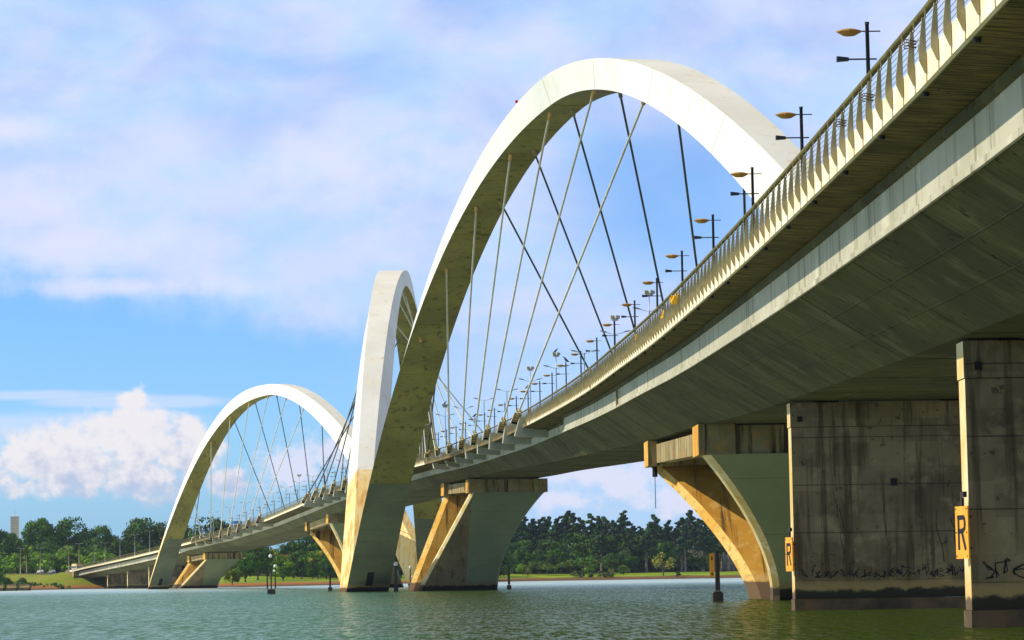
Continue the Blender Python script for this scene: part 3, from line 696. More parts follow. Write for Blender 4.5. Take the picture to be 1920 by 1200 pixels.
def land_mat():
    m = bpy.data.materials.new('grass_and_earth'); m.use_nodes = True; t = m.node_tree; t.nodes.clear(); b = NB(t)
    P = b.n('ShaderNodeNewGeometry').outputs['Position']; x, y, z = b.sep(P)
    n = b.noise(P, .035, 5, .6); n2 = b.noise(P, .35, 4, .6)
    col = b.mix(b.mr(n, .4, .6), (.14, .25, .012), (.25, .33, .02))
    col = b.mix(b.mr(n2, .5, .75, 0, .6), col, (.10, .14, .02))
    wood = b.mr(b.m('ADD', y, b.m('MULTIPLY', n, 30)), 1352, 1378); col = b.mix(wood, col, (.018, .028, .010))
    lf = b.m('SUBTRACT', 1, b.mr(x, -150, -120)); col = b.mix(b.m('MULTIPLY', lf, .75), col, b.mix(b.mr(n2, .40, .60), (.13, .19, .015), (.24, .17, .03)))
    zz = b.m('ADD', z, b.m('MULTIPLY', b.m('SUBTRACT', n2, .5), 1.1))
    lt = b.mr(x, -170, -60)
    col = b.mix(b.m('SUBTRACT', 1, b.mr(zz, 1.2, 1.7)), col, b.mix(b.mr(x, -60, 0), (.32, .13, .04), (.17, .085, .04)))
    col = b.mix(b.m('SUBTRACT', 1, b.mr(zz, .2, .75)), col, (.10, .065, .035))
    s = b.n('ShaderNodeBsdfPrincipled'); b.plug(s.inputs['Base Color'], col); s.inputs['Roughness'].default_value = .9; s.inputs['Specular IOR Level'].default_value = .1
    o = b.n('ShaderNodeOutputMaterial'); t.links.new(s.outputs[0], o.inputs[0]); return m
xs = np.concatenate([np.arange(-1500, -400, 60), np.arange(-400, 260, 5), np.arange(260, 1501, 60)])
ys = np.concatenate([np.arange(690, 820, 20), np.arange(820, 1420, 5), np.arange(1420, 2600, 40)])
o = grid(xs, ys, 'ground', land_mat()); tag(o, 'grassy far shore rising from a bank of red earth', None, None, 'structure')
# road on the embankment
m = MB(); rg = []
for k in range(60):
    t = k/59*(len(RP)-1); i = min(int(t), len(RP)-2); p = RP[i]+(RP[i+1]-RP[i])*(t-i); dr = (RP[i+1]-RP[i]); nv = np.array([dr[1], -dr[0]])/math.hypot(dr[0], dr[1])
    rg.append([(p[0]+nv[0]*w, p[1]+nv[1]*w, p[2]+zz) for w, zz in ((-9.5, .06), (9.5, .06), (9.5, .25), (-9.5, .25))])
m.loft(rg); o = m.build('road', 'asphalt'); tag(o, 'asphalt road leading off the far end of the bridge', None, None, 'structure')

# ------------------------------------------------------------------ signs on the piers
def R_strokes(m, w, h, y):
    """a tall condensed capital R built from thin slabs, on plane y (facing -y)"""
    st = w*.23
    def bar(x0, z0, x1, z1, t=st):
        dx, dz = x1-x0, z1-z0; l = math.hypot(dx, dz); nx, nz = -dz/l*t/2, dx/l*t/2
        a = [(x0-nx, z0-nz), (x1-nx, z1-nz), (x1+nx, z1+nz), (x0+nx, z0+nz)]
        m.hexa([(p[0], y, p[1]) for p in a]+[(p[0], y-.012, p[1]) for p in a])
    bar(-w/2+st/2, -h/2, -w/2+st/2, h/2)
    pts = [(-w/2, h/2-st/2), (0, h/2-st/2), (w*.30, h*.44), (w*.42, h*.34), (w*.42, h*.18), (w*.30, h*.08), (0, h*.04), (-w/2, h*.04)]
    for p, q in zip(pts[:-1], pts[1:]): bar(*p, *q)
    bar(0, h*.04, w*.46, -h/2)
def rsign(D, zc, w, h, lab):
    p = at(D, 6.1, 0, -.55); s = empty('navigation_sign', (p.x-.30, p.y-.35, zc), R(-77))
    tag(s, lab, 'sign', 'orange letter signs on the wall piers')
    m = MB(); m.box((0, .04, 0), (w, .06, h)); m.build('sign_panel', 'signo', s)
    m = MB()
    for bx_ in (-w*.42, w*.42):
        for bz in (-h*.45, 0, h*.45): m.box((bx_, 0, bz), (.045, .03, .045))
    m.build('bolts', 'rustbk', s)
    m = MB(); R_strokes(m, w*.62, h*.66, .008); m.build('letter', 'signk', s)
    m = MB()
    for z in (-h*.3, h*.3): m.box((0, .22, z), (.08, .32, .08))
    m.box((-.1, .1, h/2+.16), (.12, .1, .3)); m.box((.05, .1, h/2+.42), (.26, .14, .2)); m.build('mounting_bracket', 'rustbk', s)
rsign(96, 3.38, 1.15, 1.86, 'orange sign with black letter R on the pier nearest the camera')
rsign(146.6, 3.05, 1.15, 1.84, 'orange sign with black letter R on the second dark wall pier')

# ------------------------------------------------------------------ markers standing in the lake
def marker(x, y, h, lab, sign=False, posts=1, globes=(), wd=.4):
    s = empty('channel_marker', (x, y, 0)); tag(s, lab, 'marker', 'black marker posts standing in the lake')
    m = MB(); m.box((0, 0, .1), (.55+posts*.22, .7, 1.1)); m.box((0, 0, .7), (.35+posts*.22, .5, .12)); m.build('base', 'rustbk', s)
    for k in range(posts):
        xx = (k-(posts-1)/2)*.62; hh = h*(1 if k != 1 or posts == 1 else .72)
        m = MB(); m.loft([[(xx+a*wd/2*f, c*wd/2*f, z) for a, c in ((-1, -1), (1, -1), (1, 1), (-1, 1))] for z, f in ((.8, 1), (hh*.5, .9), (hh, .8))]); m.build('post', 'rustbk', s)
    for gx, gz, gr in globes:
        m = MB(); m.sphere((gx, 0, gz), gr, 6); m.build('globe_lamp', 'globe', s, True)
    if sign:
        m = MB(); m.box((-.40, -.12, h-1.05), (.34, .10, 1.75)); b_ = m.build('sign_panel', 'signo', s)
        m = MB(); m.box((-.40, -.18, h-1.7), (.10, .012, .16)); m.box((-.40, -.18, h-.55), (.10, .012, .25)); m.build('letter', 'signk', b_)
    return s
marker(15.0, 199.5, 3.75, 'black square marker post with narrow orange panel, in front of the near V pier', sign=True, wd=.36)
marker(-38.1, 417, 5.6, 'cluster of three dark marker posts with white globes left of the middle arch foot', posts=3, globes=((-.1, 5.9, .29), (.62, 4.35, .27), (.5, 3.6, .22)), wd=.2)
marker(-1.2, 452, 3.8, 'black marker post on a small block right of the second V pier', wd=.42)
marker(-34.7, 500, 3.0, 'small distant marker post beyond the left foot of the middle arch', wd=.38)
marker(-19.6, 437, 4.2, 'dark marker post with white globe between arch leg and V pier', globes=((0, 4.5, .38),), wd=.45)
marker(-19.0, 482, 3.9, 'slim marker post with two small globes before the yellow leg', globes=((0, 4.1, .28), (.35, 2.4, .22)), wd=.18)

# ------------------------------------------------------------------ lamps on the deck
def walkway_lamp():
    s = empty('walkway_lamp')
    m = MB(); m.tube([(0, 0, 0), (0, 0, 4.35)], .075, 8, r2=.062); m.tube([(0, 0, 4.35), (0, 0, 4.42)], .075, 8); m.build('post', 'black', s, True)
    for a_, c_, z_, r_ in ((-.3, .42, 4.12, .022), (-.75, .28, 3.22, .028)):
        m = MB(); m.tube([(a_, 0, z_), (c_, 0, z_)], r_, 6); m.build('arm', 'black', s)
    m = MB()                                                       # leaf-shaped reflector plate
    out = [(-.16, 0), (-.32, -.2), (-.6, -.3), (-.86, -.18), (-1.0, 0), (-.86, .18), (-.6, .3), (-.32, .2)]
    m.loft([[(x*1.0, y, 3.98) for x, y in [(-.6+(x+.6)*.45, y*.4) for x, y in out]], [(x, y, 4.11) for x, y in out], [(x, y, 4.14) for x, y in out], [(-.58+(x+.58)*.6, y*.6, 4.19) for x, y in out]]); m.build('reflector', 'lamp_reflection', s)
    m = MB(); m.hexa([(-1.0, -.11, 3.15), (-.62, -.08, 3.17), (-.62, .08, 3.17), (-1.0, .11, 3.15), (-1.0, -.11, 3.31), (-.62, -.08, 3.27), (-.62, .08, 3.27), (-1.0, .11, 3.31)]); m.build('lamp_head', 'black', s)
    return s
PED = [84.0, 101.2, 118.7, 137.4, 156.3, 175.1, 195.2, 216.3, 236.7, 256.3, 275.4, 293.3, 309.2, 324.4, 339.5, 354.0, 367.1, 379.6, 391.4, 403.3, 415.1, 427.0, 437.3]
PED += list(np.arange(462, 955, 17.))
pl = walkway_lamp(); bpy.context.view_layer.update(); reg(pl)
for k, d in enumerate(PED):
    o = pl if k == 0 else copy_tree(pl)
    p = at(d, 1.25, -1.32); o.location = p; o.rotation_euler = (0, 0, heading(d)+(0 if k % 9 else .0))
    lab = f'{ORD[k]} black walkway lamp along the near railing, counting from the camera'
    tag(o, lab, 'street lamp', 'black walkway lamps along the left railing')
def median_lamp(flood):
    s = empty('tall_street_lamp')
    m = MB(); m.tube([(0, 0, 0), (0, 0, 10.3)], .10, 8, r2=.06)
    if flood: m.tube([(0, 0, 10.3), (0, 0, 12.0)], .055, 6)
    m.build('post', 'galv', s, True)
    for sd in (-1, 1):
        m = MB(); m.tube([(0, 0, 10.2), (.7*sd, 0, 10.35), (1.05*sd, 0, 10.5)], .04, 6); m.build('arm', 'galv', s, True)
        m = MB(); m.loft([[(sd*x, y*w_, z) for y in (-1, 1)]+[(sd*x, y*w_, z+h_) for y in (1, -1)] for x, w_, z, h_ in ((.95, .07, 10.44, .08), (1.2, .16, 10.46, .16), (1.65, .15, 10.56, .15), (1.85, .06, 10.64, .06))]); m.build('lamp_head', 'lamphead', s)
    if flood:
        m = MB(); m.tube([(0, 0, 11.9), (0, 0, 12.1)], .45, 8)
        for q in range(4): m.box((.42*math.cos(q*1.57+.4), .42*math.sin(q*1.57+.4), 12.3), (.42, .34, .34), q*1.57+.4)
        m.build('floodlight_ring', 'lamphead', s)
    return s
MID = [285.1, 317.5, 347.8, 376.2, 402.9, 427.4, 452.1, 475.1, 496.0]+list(np.arange(524, 960, 29.))
mf = median_lamp(True); mp = median_lamp(False)
reg(mf)
for k, d in enumerate(MID):
    f = k in (0, 1, 3, 4, 8, 12, 16)
    src = mf if f else mp; first = (k == 0) or (k == 2)
    o = src if first else copy_tree(src)
    o.location = at(d, W_/2, -1.1); o.rotation_euler = (0, 0, heading(d))
    where = f'{ORD[k]} tall median lamp from the camera, '
    tag(o, where+('double arms below a floodlight ring' if f else 'two arms spread like wings'), 'street lamp', 'tall double-armed lamps on the median')
for k, d in enumerate([977.7, 1006, 1036, 1066.2, 1097, 1120]):
    o = copy_tree(mp); o.location = at(d, W_/2, -1.1); o.rotation_euler = (0, 0, heading(d))
    tag(o, f'grey double-armed lamp on the descending far ramp, {ORD[k] if k else "nearest"} one left of the far arch leg', 'street lamp', 'double-armed lamps on the far ramp')
def tan_lamp(arms=True):
    s = empty('road_lamp'); m = MB(); m.tube([(0, 0, -1), (0, 0, 11.5 if arms else 8.5)], .2, 6, r2=.13); m.build('post', 'tanpole', s, True)
    if arms:
        for sd in (-1, 1):
            m = MB(); m.tube([(0, 0, 11.4), (sd*1.0, 0, 11.7)], .06, 5); m.box((sd*1.3, 0, 11.72), (.8, .3, .16)); m.build('lamp_head', 'galv', s)
    return s
ta, tb = tan_lamp(), tan_lamp(False); reg(ta)
for k, (x, y, a) in enumerate([(-186, 1140, 1), (-193, 1156, 1), (-214, 1205, 1), (-222, 1215, 0), (-222, 1200, 1), (-240, 1240, 0), (-246, 1225, 1), (-232, 1262, 0), (-262, 1300, 1)]):
    src = ta if a else tb; o = src if k in (0, 3) else copy_tree(src)
    o.location = (x, y, float(height(x, y)) if k else 7.5)
    tag(o, (f'tan concrete lamp post with two arms by the far road, {ORD[k]} to the bridge' if a else f'bare tan concrete pole among the trees, {ORD[k]} of the roadside poles from the bridge'), 'street lamp', 'tan poles by the far road' if a else 'bare poles by the far road')

# ------------------------------------------------------------------ birds on the lamps
def bird(loc, s_, lab):
    b_ = empty('bird', loc); tag(b_, lab, 'bird', 'dark birds perched on lamps'); b_.rotation_euler = (0, 0, s_)
    m = MB(); m.loft([[(x, r_*math.cos(q), z+r_*1.1*math.sin(q)) for q in [k*.785 for k in range(8)]] for x, z, r_ in ((-.42, .02, .02), (-.28, .07, .07), (-.08, .2, .15), (.08, .32, .15), (.17, .44, .08), (.2, .5, .07), (.27, .54, .065), (.34, .53, .02), (.42, .50, .006))])
    m.box((.02, .05, .03), (.02, .02, .14)); m.box((.02, -.05, .03), (.02, .02, .14)); m.build('body', 'black', b_, True)
for d, s_, z, l in ((324.4, .4, 4.46, 'dark bird hunched on top of a walkway lamp post near the first stay bracket'), (275.4, 2.6, 4.46, 'dark bird perched on a walkway lamp right of the cable brackets'), (391.4, .2, 4.46, 'dark bird on a distant walkway lamp between the pale stays')):
    p = at(d, 1.25, -1.32+z); bird(p, s_, l)
for d, s_, l in ((496.0, .3, 'dark bird on a tall median lamp beside the arch leg'), (376.2, .4, 'dark bird on the floodlight ring of a tall median lamp')):
    bird(at(d, W_/2, -1.1+12.5), s_, l)

# yellow rags tied to the parapet
def rag(d, z, s_, lab):
    r_ = random.Random(int(d*10)); m = MB()
    p = at(d, -.25, z); pts = [p+Vector((r_.uniform(-.25, .25), r_.uniform(-.3, .3), r_.uniform(-.4, .4)))*s_ for _ in range(7)]
    for a, b_ in zip(pts[:-1], pts[1:]): m.tube([a, (a+b_)/2+Vector((r_.uniform(-.1, .1), 0, r_.uniform(-.1, .1))), b_], .07*s_, 5)
    o = m.build('knotted_rag', MTY); tag(o, lab, 'rag', 'rags tied to the railing')
MTY = mat('yellow_cloth', (.85, .50, .02), (.75, .40, .02), .8, 3)
rag(143.2, -.75, 1.0, 'larger yellow rag knotted round two parapet fins'); rag(153.6, -.8, .85, 'hanging yellow rag on the railing left of the larger one')
rag(174.0, -.9, .5, 'small yellow strip tied low on the parapet')
def tie(d, z, lab):
    m = MB(); p = at(d, -.12, z)
    for k in range(3): m.tube([p+Vector((.16*math.cos(q), .1*math.sin(q), .08*k+.03*math.sin(q*2))) for q in [j*.785 for j in range(9)]], .014, 5)
    m.tube([p+Vector((.16, 0, .1)), p+Vector((.3, .2, .25)), p+Vector((.26, .4, -.05))], .012, 4)
    o = m.build('rope_tie', MTR); tag(o, lab, 'rope', 'ropes tied to parapet fins')
MTR = mat('old_rope', (.16, .08, .02), (.05, .035, .02), .8, 8)
tie(58+FIN*9, -.85, 'brown rope wound round a parapet fin at the first walkway lamp'); tie(58+FIN*5, -.7, 'loose rope looped on a fin high on the right of the railing'); tie(58+FIN*12, -.72, 'thin rope tied to a fin left of the first walkway lamp')

# ------------------------------------------------------------------ vehicles
MT['glass'] = mat('dark_glass', (.03, .05, .07), rough=.15, spec=.6)
def vehicle(name, loc, rz, L, Wd, H, paint, lab, cat, box=False, roof=None):
    s = empty(name, loc, rz); tag(s, lab, cat)
    mp_ = mat(name+'_paint', paint, rough=.35)
    m = MB()
    if box: pr = [(-L/2, .5), (L/2, .5), (L/2, H*.8), (L/2-.5, H), (-L/2+.1, H), (-L/2, H*.95)]
    else: pr = [(-L/2, .35), (L/2, .35), (L/2, .75), (L*.28, .9), (L*.12, H), (-L*.28, H), (-L*.46, .95), (-L/2, .85)]
    n = len(pr); a = [(x, -Wd/2, z) for x, z in pr]; b_ = [(x, Wd/2, z) for x, z in pr]
    m.v = a+b_; m.f = [tuple(range(n)), tuple(range(2*n-1, n-1, -1))]+[(j, n+j, n+(j+1) % n, (j+1) % n) for j in range(n)]; m.mi = [0]*(n+2); m.build('body', mp_, s)
    m = MB()
    if box:
        for k in range(int(L/1.6)): 
            for sd in (-1, 1): m.box((-L/2+1.1+k*1.5, sd*(Wd/2+.005), H*.62), (1.2, .02, H*.26))
        m.box((L/2+.005, 0, H*.58), (.02, Wd*.86, H*.3))
    else:
        for sd in (-1, 1): m.box((-L*.08, sd*(Wd/2+.004), (.92+H)/2), (L*.34, .02, (H-.9)*.7))
    w_ = m.build('window', 'glass', s)
    if roof: m = MB(); m.box((0, 0, H+.06), (L*.98, Wd*.98, .1)); m.box((0, 0, H*.9), (L+.02, Wd+.03, H*.12)); m.build('roof_stripe', roof, s)
    for x in (-L*.32, L*.32):
        for sd in (-1, 1):
            m = MB(); m.tube([(x, sd*Wd/2-sd*.2, .38), (x, sd*Wd/2+sd*.02, .38)], .38, 10); m.build('wheel', 'hatch', s)
p = at(1128, 5.5, -1.2); vehicle('city_bus', (p.x, p.y, p.z), heading(1128)-math.pi/2, 11.5, 2.6, 3.3, (.75, .76, .78), 'white bus with yellow roof coming onto the far end of the bridge', 'bus', True, MTY)
p = at(832, 6.5, -1.28); vehicle('box_truck', tuple(p), heading(832)-math.pi/2, 9.0, 2.6, 4.3, (.75, .82, .9), 'white and blue box truck driving on the deck near the far arch', 'truck', True, mat('blue_panel', (.05, .30, .75)))
for (x, y, c_, l) in ((-214, 1186, (.8, .8, .8), 'white car on the road far left'), (-209, 1176, (.5, .03, .06), 'red car on the road left of the bus'), (-204, 1168, (.03, .05, .14), 'dark blue car just left of the bus'), (-224, 1201, (.35, .36, .38), 'grey car at the far left of the road'), (-231, 1210, (.7, .7, .68), 'pale car farthest along the road behind the grey one')):
    i = int(np.argmin(abs(RP[:, 1]-y))); vehicle('parked_car', (x+16, y, float(height(x+16, y))+.3), R(120), 4.3, 1.8, 1.5, c_, l, 'car')

# ------------------------------------------------------------------ tower far away
tw = empty('office_tower', (-655, 3500, 0)); tag(tw, 'tan office tower with a mast, far behind the trees at left', 'tower')
m = MB(); m.box((0, 0, 42), (9.5, 9.5, 96)); m.box((0, 0, 90.6), (10.3, 10.3, 1.2)); m.build('tower_shaft', mat('tan_cladding', (.62, .44, .22), (.54, .38, .19), .7, .2, joint=(3.5, .8, .25, 0)), tw)
m = MB(); m.tube([(0, 0, 91), (0, 0, 101)], .35, 6); m.build('mast', 'galv', tw)

# ------------------------------------------------------------------ trees
def quads(mb_v, mb_f, mb_m, cen, size, mi, nrm=None):
    n = len(cen); a = rng.normal(size=(n, 3)); 
    if nrm is not None: a = a*.55+nrm
    a /= np.linalg.norm(a, axis=1)[:, None]; b_ = np.cross(a, rng.normal(size=(n, 3))); b_ /= np.linalg.norm(b_, axis=1)[:, None]; c_ = np.cross(a, b_)
    s1 = size*rng.uniform(.6, 1.3, n)[:, None]; s2 = s1*rng.uniform(.5, .9, n)[:, None]
    base = len(mb_v)
    P = np.stack([cen-b_*s1, cen-c_*s2, cen+b_*s1, cen+c_*s2], 1).reshape(-1, 3)
    mb_v.extend(map(tuple, P)); mb_f.extend([(base+4*i, base+4*i+1, base+4*i+2, base+4*i+3) for i in range(n)]); mb_m.extend([mi]*n)
def make_tree(name, H, R_, kind, mats, trunkm='bark', nclump=34, nleaf=70, leaf=.42):
    root = empty(name); r_ = random.Random(len(kind)*17+int(H*10)); t = MB()
    cb = dict(round=.14, pine=.48, umbrella=.52, bush=.08, sapling=.3, tall=.2)[kind]
    tr = H*.02+.08
    t.tube([(0, 0, -.6), (r_.uniform(-.2, .2), 0, H*cb*.6), (r_.uniform(-.4, .4), r_.uniform(-.3, .3), H*(.92 if kind == 'pine' else cb+.25))], tr*1.6, 7, r2=tr*.35)
    cl = []
    for k in range(nclump):
        u = rng.uniform(0, 1); ph = rng.uniform(0, 2*math.pi)
        if kind == 'pine':
            z = H*(cb+(1-cb)*u); rr = R_*(1.05-u*.85)*rng.uniform(.35, 1); cr = R_*rng.uniform(.28, .45)*(1.15-u*.6); fl = .55
        elif kind == 'umbrella':
            rr = R_*math.sqrt(rng.uniform(0, 1))*.95; z = H*(.97-.30*(rr/R_)**2-rng.uniform(0, .14)); cr = R_*rng.uniform(.16, .26); fl = .6
        else:
            ct = rng.uniform(-.85, 1); st = math.sqrt(1-ct*ct)*rng.uniform(.65, 1); zc = H*(cb+1)/2; hz = H*(1-cb)/2
            rr = R_*st*.82; z = zc+hz*ct*.86; cr = R_*rng.uniform(.24, .38); fl = .75
        cl.append((rr*math.cos(ph), rr*math.sin(ph), z, cr, fl))
    for x, y, z, cr, fl in cl[::3]:
        z0 = max(H*cb*.7, z-R_*.9) if kind != 'pine' else z-.6
        t.tube([(0, 0, z0), (x*.5, y*.5, z0+(z-z0)*.6), (x, y, z)], tr*.5, 5, False, r2=.05)
    t.build('trunk', trunkm, root)
    V, F, Mi = [], [], []
    for x, y, z, cr, fl in cl:
        n = int(nleaf*rng.uniform(.7, 1.3)); d = rng.normal(size=(n, 3)); d /= np.linalg.norm(d, axis=1)[:, None]; rad = cr*rng.uniform(.45, 1.05, n)[:, None]
        cen = np.array([x, y, z])+d*rad*np.array([1, 1, fl]); quads(V, F, Mi, cen, leaf, 0 if rng.uniform() < .6 else 1, d)
    me = bpy.data.meshes.new('crown'); me.from_pydata(V, [], F)
    for q in mats: me.materials.append(MT[q])
    me.polygons.foreach_set('material_index', Mi); o = bpy.data.objects.new('crown', me); C.objects.link(o); o.parent = root
    return root
TK = {}
def proto(key, *a, **k):
    ts = [make_tree(*a, **k) for _ in range(3)]; TK[key] = [ts, 0, [False]*3]
proto('dark', 'broadleaf_tree', 15, 8.2, 'round', ['leaf_dark', 'leaf_mid'], nclump=52, nleaf=105, leaf=.42)
proto('mid', 'broadleaf_tree', 12, 6.5, 'round', ['leaf_mid', 'leaf_dark'], nclump=46, nleaf=95, leaf=.40)
proto('lime', 'broadleaf_tree', 10, 6.0, 'round', ['leaf_lime', 'leaf_mid'], nclump=34, nleaf=75, leaf=.42)
proto('olive', 'broadleaf_tree', 10, 6.0, 'round', ['leaf_olive', 'leaf_lime'], nclump=34, nleaf=70, leaf=.42)
proto('yellow', 'flowering_tree', 11, 6.5, 'umbrella', ['leaf_yellow', 'leaf_mid'], nclump=34, nleaf=70, leaf=.42)
proto('pine', 'pine_tree', 24, 5.0, 'pine', ['leaf_pine', 'leaf_dark'], trunkm='barkp', nclump=36, nleaf=70, leaf=.5)
proto('umb', 'umbrella_tree', 9, 8.0, 'umbrella', ['leaf_mid', 'leaf_olive'], nclump=44, nleaf=60, leaf=.4)
proto('bush', 'bush', 3.2, 2.4, 'bush', ['leaf_dark', 'leaf_olive'], nclump=12, nleaf=40, leaf=.32)
proto('shrub', 'bush', 3.2, 2.6, 'bush', ['leaf_lime', 'leaf_mid'], nclump=12, nleaf=40, leaf=.32)
proto('sap', 'young_tree', 8, 4.6, 'sapling', ['leaf_olive', 'leaf_yellow'], nclump=22, nleaf=26, leaf=.34)
reg(None)
def plant(key, x, y, sc, lab, group=None, sz=None):
    ts, n, used = TK[key]; i = n % 3; TK[key][1] += 1
    o = ts[i] if not used[i] else copy_tree(ts[i]); used[i] = True
    o.location = (x, y, float(height(x, y))-.1); o.rotation_euler = (0, 0, random.uniform(0, 6.28)); z = sz or sc*random.uniform(.92, 1.08); o.scale = (sc, sc, z)
    tag(o, lab, 'bush' if key in ('bush', 'shrub') else 'tree', group); return o
_ = None
def pxX(px, Y): return (px-960)/5000*Y
# right-hand wood: pines behind, mixed broadleaf in front
for k in range(46):
    px = 925+k*10.5+random.uniform(-4, 4); Y = random.uniform(1395, 1440)
    plant('pine', pxX(px, Y), Y, random.uniform(.95, 1.22), f'tall dark pine in the back row of the wood, {ORD[k+1] if k else "first"} from the left', 'pines of the wood across the lake')
for k in range(30):
    px = 1110+k*13+random.uniform(-5, 5); Y = random.uniform(1352, 1385)
    plant('pine', pxX(px, Y), Y, random.uniform(.78, 1.0), f'pine with bare pale trunk in the front row of the wood, {ORD[k+1] if k else "first"} from the left', 'front row pines of the wood')
for k in range(26):
    px = 915+k*13+random.uniform(-5, 5); Y = random.uniform(1365, 1392)
    plant(random.choice(['dark', 'mid', 'mid', 'lime']), pxX(px, Y), Y, random.uniform(.95, 1.25), f'dense broadleaf tree within the wood across the lake, {ORD[k+1] if k else "first"} from the left', 'broadleaf trees of the wood across the lake')
for k, (px, Y, s_, kk) in enumerate([(1000, 1350, .95, 'mid'), (1035, 1346, .9, 'dark'), (1065, 1350, .95, 'mid'), (1098, 1338, .85, 'lime'), (1140, 1345, .85, 'mid'), (1168, 1350, .8, 'dark'), (955, 1350, 1.0, 'dark'), (980, 1345, .8, 'mid')]):
    plant(kk, pxX(px, Y), Y, s_, 'bright lime-green round tree standing out before the dark wood' if kk == 'lime' else f'green broadleaf tree at the edge of the golf lawn, {_ONES[k+1]} of the row', None if kk == 'lime' else 'trees at the edge of the lawn')
for px, Y, s_, l in ((1004, 1322, .75, 'flat-topped umbrella tree on the lawn, the left of two small ones'), (1020, 1318, .62, 'small umbrella tree on the lawn between two others'), (1062, 1325, .75, 'umbrella tree on the lawn left of the widest one'), (1086, 1322, 1.0, 'widest flat-topped umbrella tree on the lawn')):
    plant('umb', pxX(px, Y), Y, s_, l)
plant('mid', pxX(946, 1310), 1310, .62, 'small round tree on the lawn right beside the second V pier')
plant('lime', pxX(972, 1330), 1330, .6, 'small pale green tree on the lawn near the second V pier')
plant('sap', pxX(1235, 1296), 1296, 1.35, 'thin-leaved yellowish tree standing alone near the water')
plant('lime', pxX(1161, 1310), 1310, .5, 'small bright green tree alone on the lawn')
plant('sap', pxX(982, 1290), 1290, .55, 'bare sapling by the bank near the second V pier')
plant('sap', pxX(1138, 1300), 1300, .45, 'tiny sapling on the lawn in front of the wood')
for k, px in enumerate((1070, 1082, 1098, 1118, 1128, 1138, 1262)):
    plant('bush', pxX(px, 1286), 1286, random.uniform(.6, 1.0), f'low dark bush on the far bank, {_ONES[k+1]} from the left', 'bushes on the far bank')
# wood continues right, behind the piers
for k in range(26):
    Y = random.uniform(1360, 1420); plant(random.choice(['pine', 'dark']), 135+k*8.5, Y, random.uniform(.9, 1.15), f'dark tree of the wood hidden behind the wall piers, {ORD[k+1] if k else "first"} from the left', 'wood behind the wall piers')
# middle: between the far V piers
for k in range(34):
    px = 395+k*16+random.uniform(-6, 6); Y = random.uniform(1240, 1300)
    plant(random.choice(['dark', 'mid', 'dark']), pxX(px, Y), Y, random.uniform(.95, 1.3), f'dense tree on the slope beneath the far spans, {ORD[k+1] if k else "first"} from the left', 'trees on the slope beneath the far spans')
for px, Y, s_, kk, l in ((525, 1085, .95, 'lime', 'large bright green spreading tree by the lawn under the far span'), (455, 1075, 1.0, 'mid', 'dark green tree right of the farthest V pier'), (478, 1110, 1.0, 'dark', 'dense tree behind the three marker posts'),
                         (430, 1020, .7, 'olive', 'olive bush-like tree at the water by the farthest V pier'), (502, 1160, 1.1, 'yellow', 'tree with yellow blossom under the girder'), (590, 1175, 1.15, 'yellow', 'yellow-flowering tree left of the middle V pier'),
                         (580, 1150, .6, 'mid', 'small round tree on the lawn left of the middle V pier'), (606, 1160, .6, 'dark', 'small dark tree touching the middle V pier'), (560, 1180, 1.05, 'mid', 'broad green tree between the two blossoming ones'), (545, 1200, 1.1, 'dark', 'dark tree behind the lawn under the far span'), (786, 1330, 1.0, 'dark', 'dark tree glimpsed left of the second V pier'), (772, 1335, 1.1, 'dark', 'dark tree glimpsed between arch leg and yellow leg')):
    plant(kk, pxX(px, Y), Y, s_, l)
for k in range(22):
    px = 640+k*13.5; Y = random.uniform(1345, 1400); plant('dark', pxX(px, Y), Y, random.uniform(1, 1.3), f'dark tree behind the legs of the middle arch, {ORD[k+1] if k else "first"} from the left', 'trees behind the middle arch')
# left shore
for k in range(30):
    px = -40+k*15+random.uniform(-6, 6); Y = random.uniform(1370, 1450)
    plant('dark', pxX(px, Y), Y, random.uniform(.9, 1.15) if not 10 < px < 50 else .85, f'dark rounded skyline tree behind the far ramp, {ORD[k+1] if k else "first"} from the left', 'skyline trees behind the far ramp')
for k, (px, Y, s_) in enumerate(((68, 1350, 1.25), (132, 1355, 1.3), (186, 1350, 1.15), (262, 1345, 1.35), (300, 1345, 1.25), (-6, 1310, 1.1), (330, 1345, 1.3), (390, 1330, 1.4), (430, 1330, 1.3))):
    plant('dark', pxX(px, Y), Y, s_, f'big dark domed tree rising above the others behind the far ramp, {ORD[k+1] if k else "first"} in the row', 'tallest domed trees at left', sz=s_*1.3)
for k in range(30):
    px = -30+k*13+random.uniform(-5, 5); Y = random.uniform(1270, 1330)
    plant(random.choice(['mid', 'mid', 'olive', 'dark', 'lime']), pxX(px, Y), Y, random.uniform(.85, 1.15) if not 12 < px < 48 else .75, f'green tree in the belt behind the road, {ORD[k+1] if k else "first"} from the left', 'tree belt behind the road')
for k in range(20):
    px = -25+k*11.5+random.uniform(-4, 4); Y = random.uniform(1235, 1262)
    plant(random.choice(['lime', 'lime', 'lime', 'olive']), pxX(px, Y), Y, random.uniform(.75, 1.0), f'low bright green tree along the road, {ORD[k+1] if k else "first"} from the left', 'bright low trees along the road')
for k in range(34):
    px = -30+k*7.5+random.uniform(-2, 2); Y = random.uniform(1215, 1262)
    plant('shrub', pxX(px, Y), Y, random.uniform(1.2, 2.0), f'bright green bush in the roadside thicket at left, {ORD[k+1] if k else "first"} from the left', 'roadside thicket')
plant('dark', pxX(40, 985), 985, .42, 'small dark tree on the bank below the road'); plant('mid', pxX(6, 960), 960, .62, 'dark bushy tree at the left edge of the photo'); plant('dark', pxX(-12, 950), 950, .7, 'dense tree cut off by the left edge')
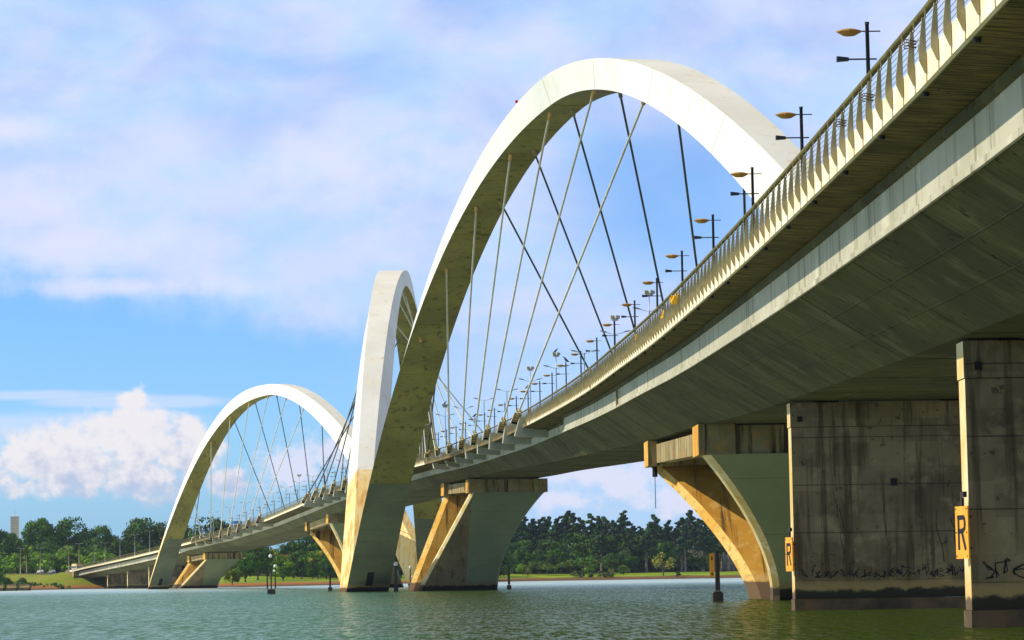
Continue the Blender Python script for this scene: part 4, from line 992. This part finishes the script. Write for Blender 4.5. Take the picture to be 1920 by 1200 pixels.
for k, px in enumerate((20, 30, 52, 75)): plant('bush', pxX(px, 960), 960, .8, f'dark bush on the left bank, {_ONES[k+1]} from the left', 'bushes on the left bank')

for k in range(44):
    px = 905+k*10+random.uniform(-4, 4); Y = random.uniform(1362, 1376)
    plant('bush', pxX(px, Y), Y, random.uniform(1.7, 2.6), f'dark undergrowth bush below the front trees of the wood, {ORD[k+1] if k else "first"} from the left', 'undergrowth of the wood')
for k in range(30):
    px = 395+k*17+random.uniform(-6, 6); Y = random.uniform(1225, 1240) if px < 700 else 1352
    plant('bush', pxX(px, Y), Y, random.uniform(1.6, 2.4), f'dark bush at the foot of the slope under the far spans, {ORD[k+1] if k else "first"} from the left', 'bushes beneath the far spans')

for key, (ts, n, used) in TK.items():                               # drop prototypes that were never planted
    for t_, u_ in zip(ts, used):
        if not u_:
            for ch in list(t_.children): bpy.data.objects.remove(ch)
            bpy.data.objects.remove(t_)

# rough growth and stones on the left bank
for k in range(26):
    px = 8+k*6.5; Y = random.uniform(925, 1010) if px < 60 else random.uniform(1000, 1090)
    plant('bush' if k % 3 else 'shrub', pxX(px, Y), Y, random.uniform(.25, .6), f'small scrubby bush on the slope by the far abutment, {ORD[k+1] if k else "first"} from the left', 'scrub on the left slope')
rw = MB()
for k in range(5): rw.box((-172-k*4.1+.8, 934-k*2.2, 1.0), (4.0, 1.0, 2.4), R(-28))
o = rw.build('retaining_wall', 'dark'); tag(o, 'low grey retaining wall at the water on the left bank', 'wall')

# air
if HAZE > 0:
    m = MB(); m.box((0, 1300, 110), (3400, 4700, 230)); o = m.build('haze', None or MT['hatch']); tag(o, 'thin blue summer haze over the lake', None, None, 'stuff')
    hm = bpy.data.materials.new('thin_air'); hm.use_nodes = True; t = hm.node_tree; t.nodes.clear()
    v = t.nodes.new('ShaderNodeVolumePrincipled'); v.inputs['Color'].default_value = (.62, .78, 1, 1); v.inputs['Density'].default_value = HAZE; v.inputs['Anisotropy'].default_value = .2
    ou = t.nodes.new('ShaderNodeOutputMaterial'); t.links.new(v.outputs[0], ou.inputs['Volume']); o.data.materials.clear(); o.data.materials.append(hm)
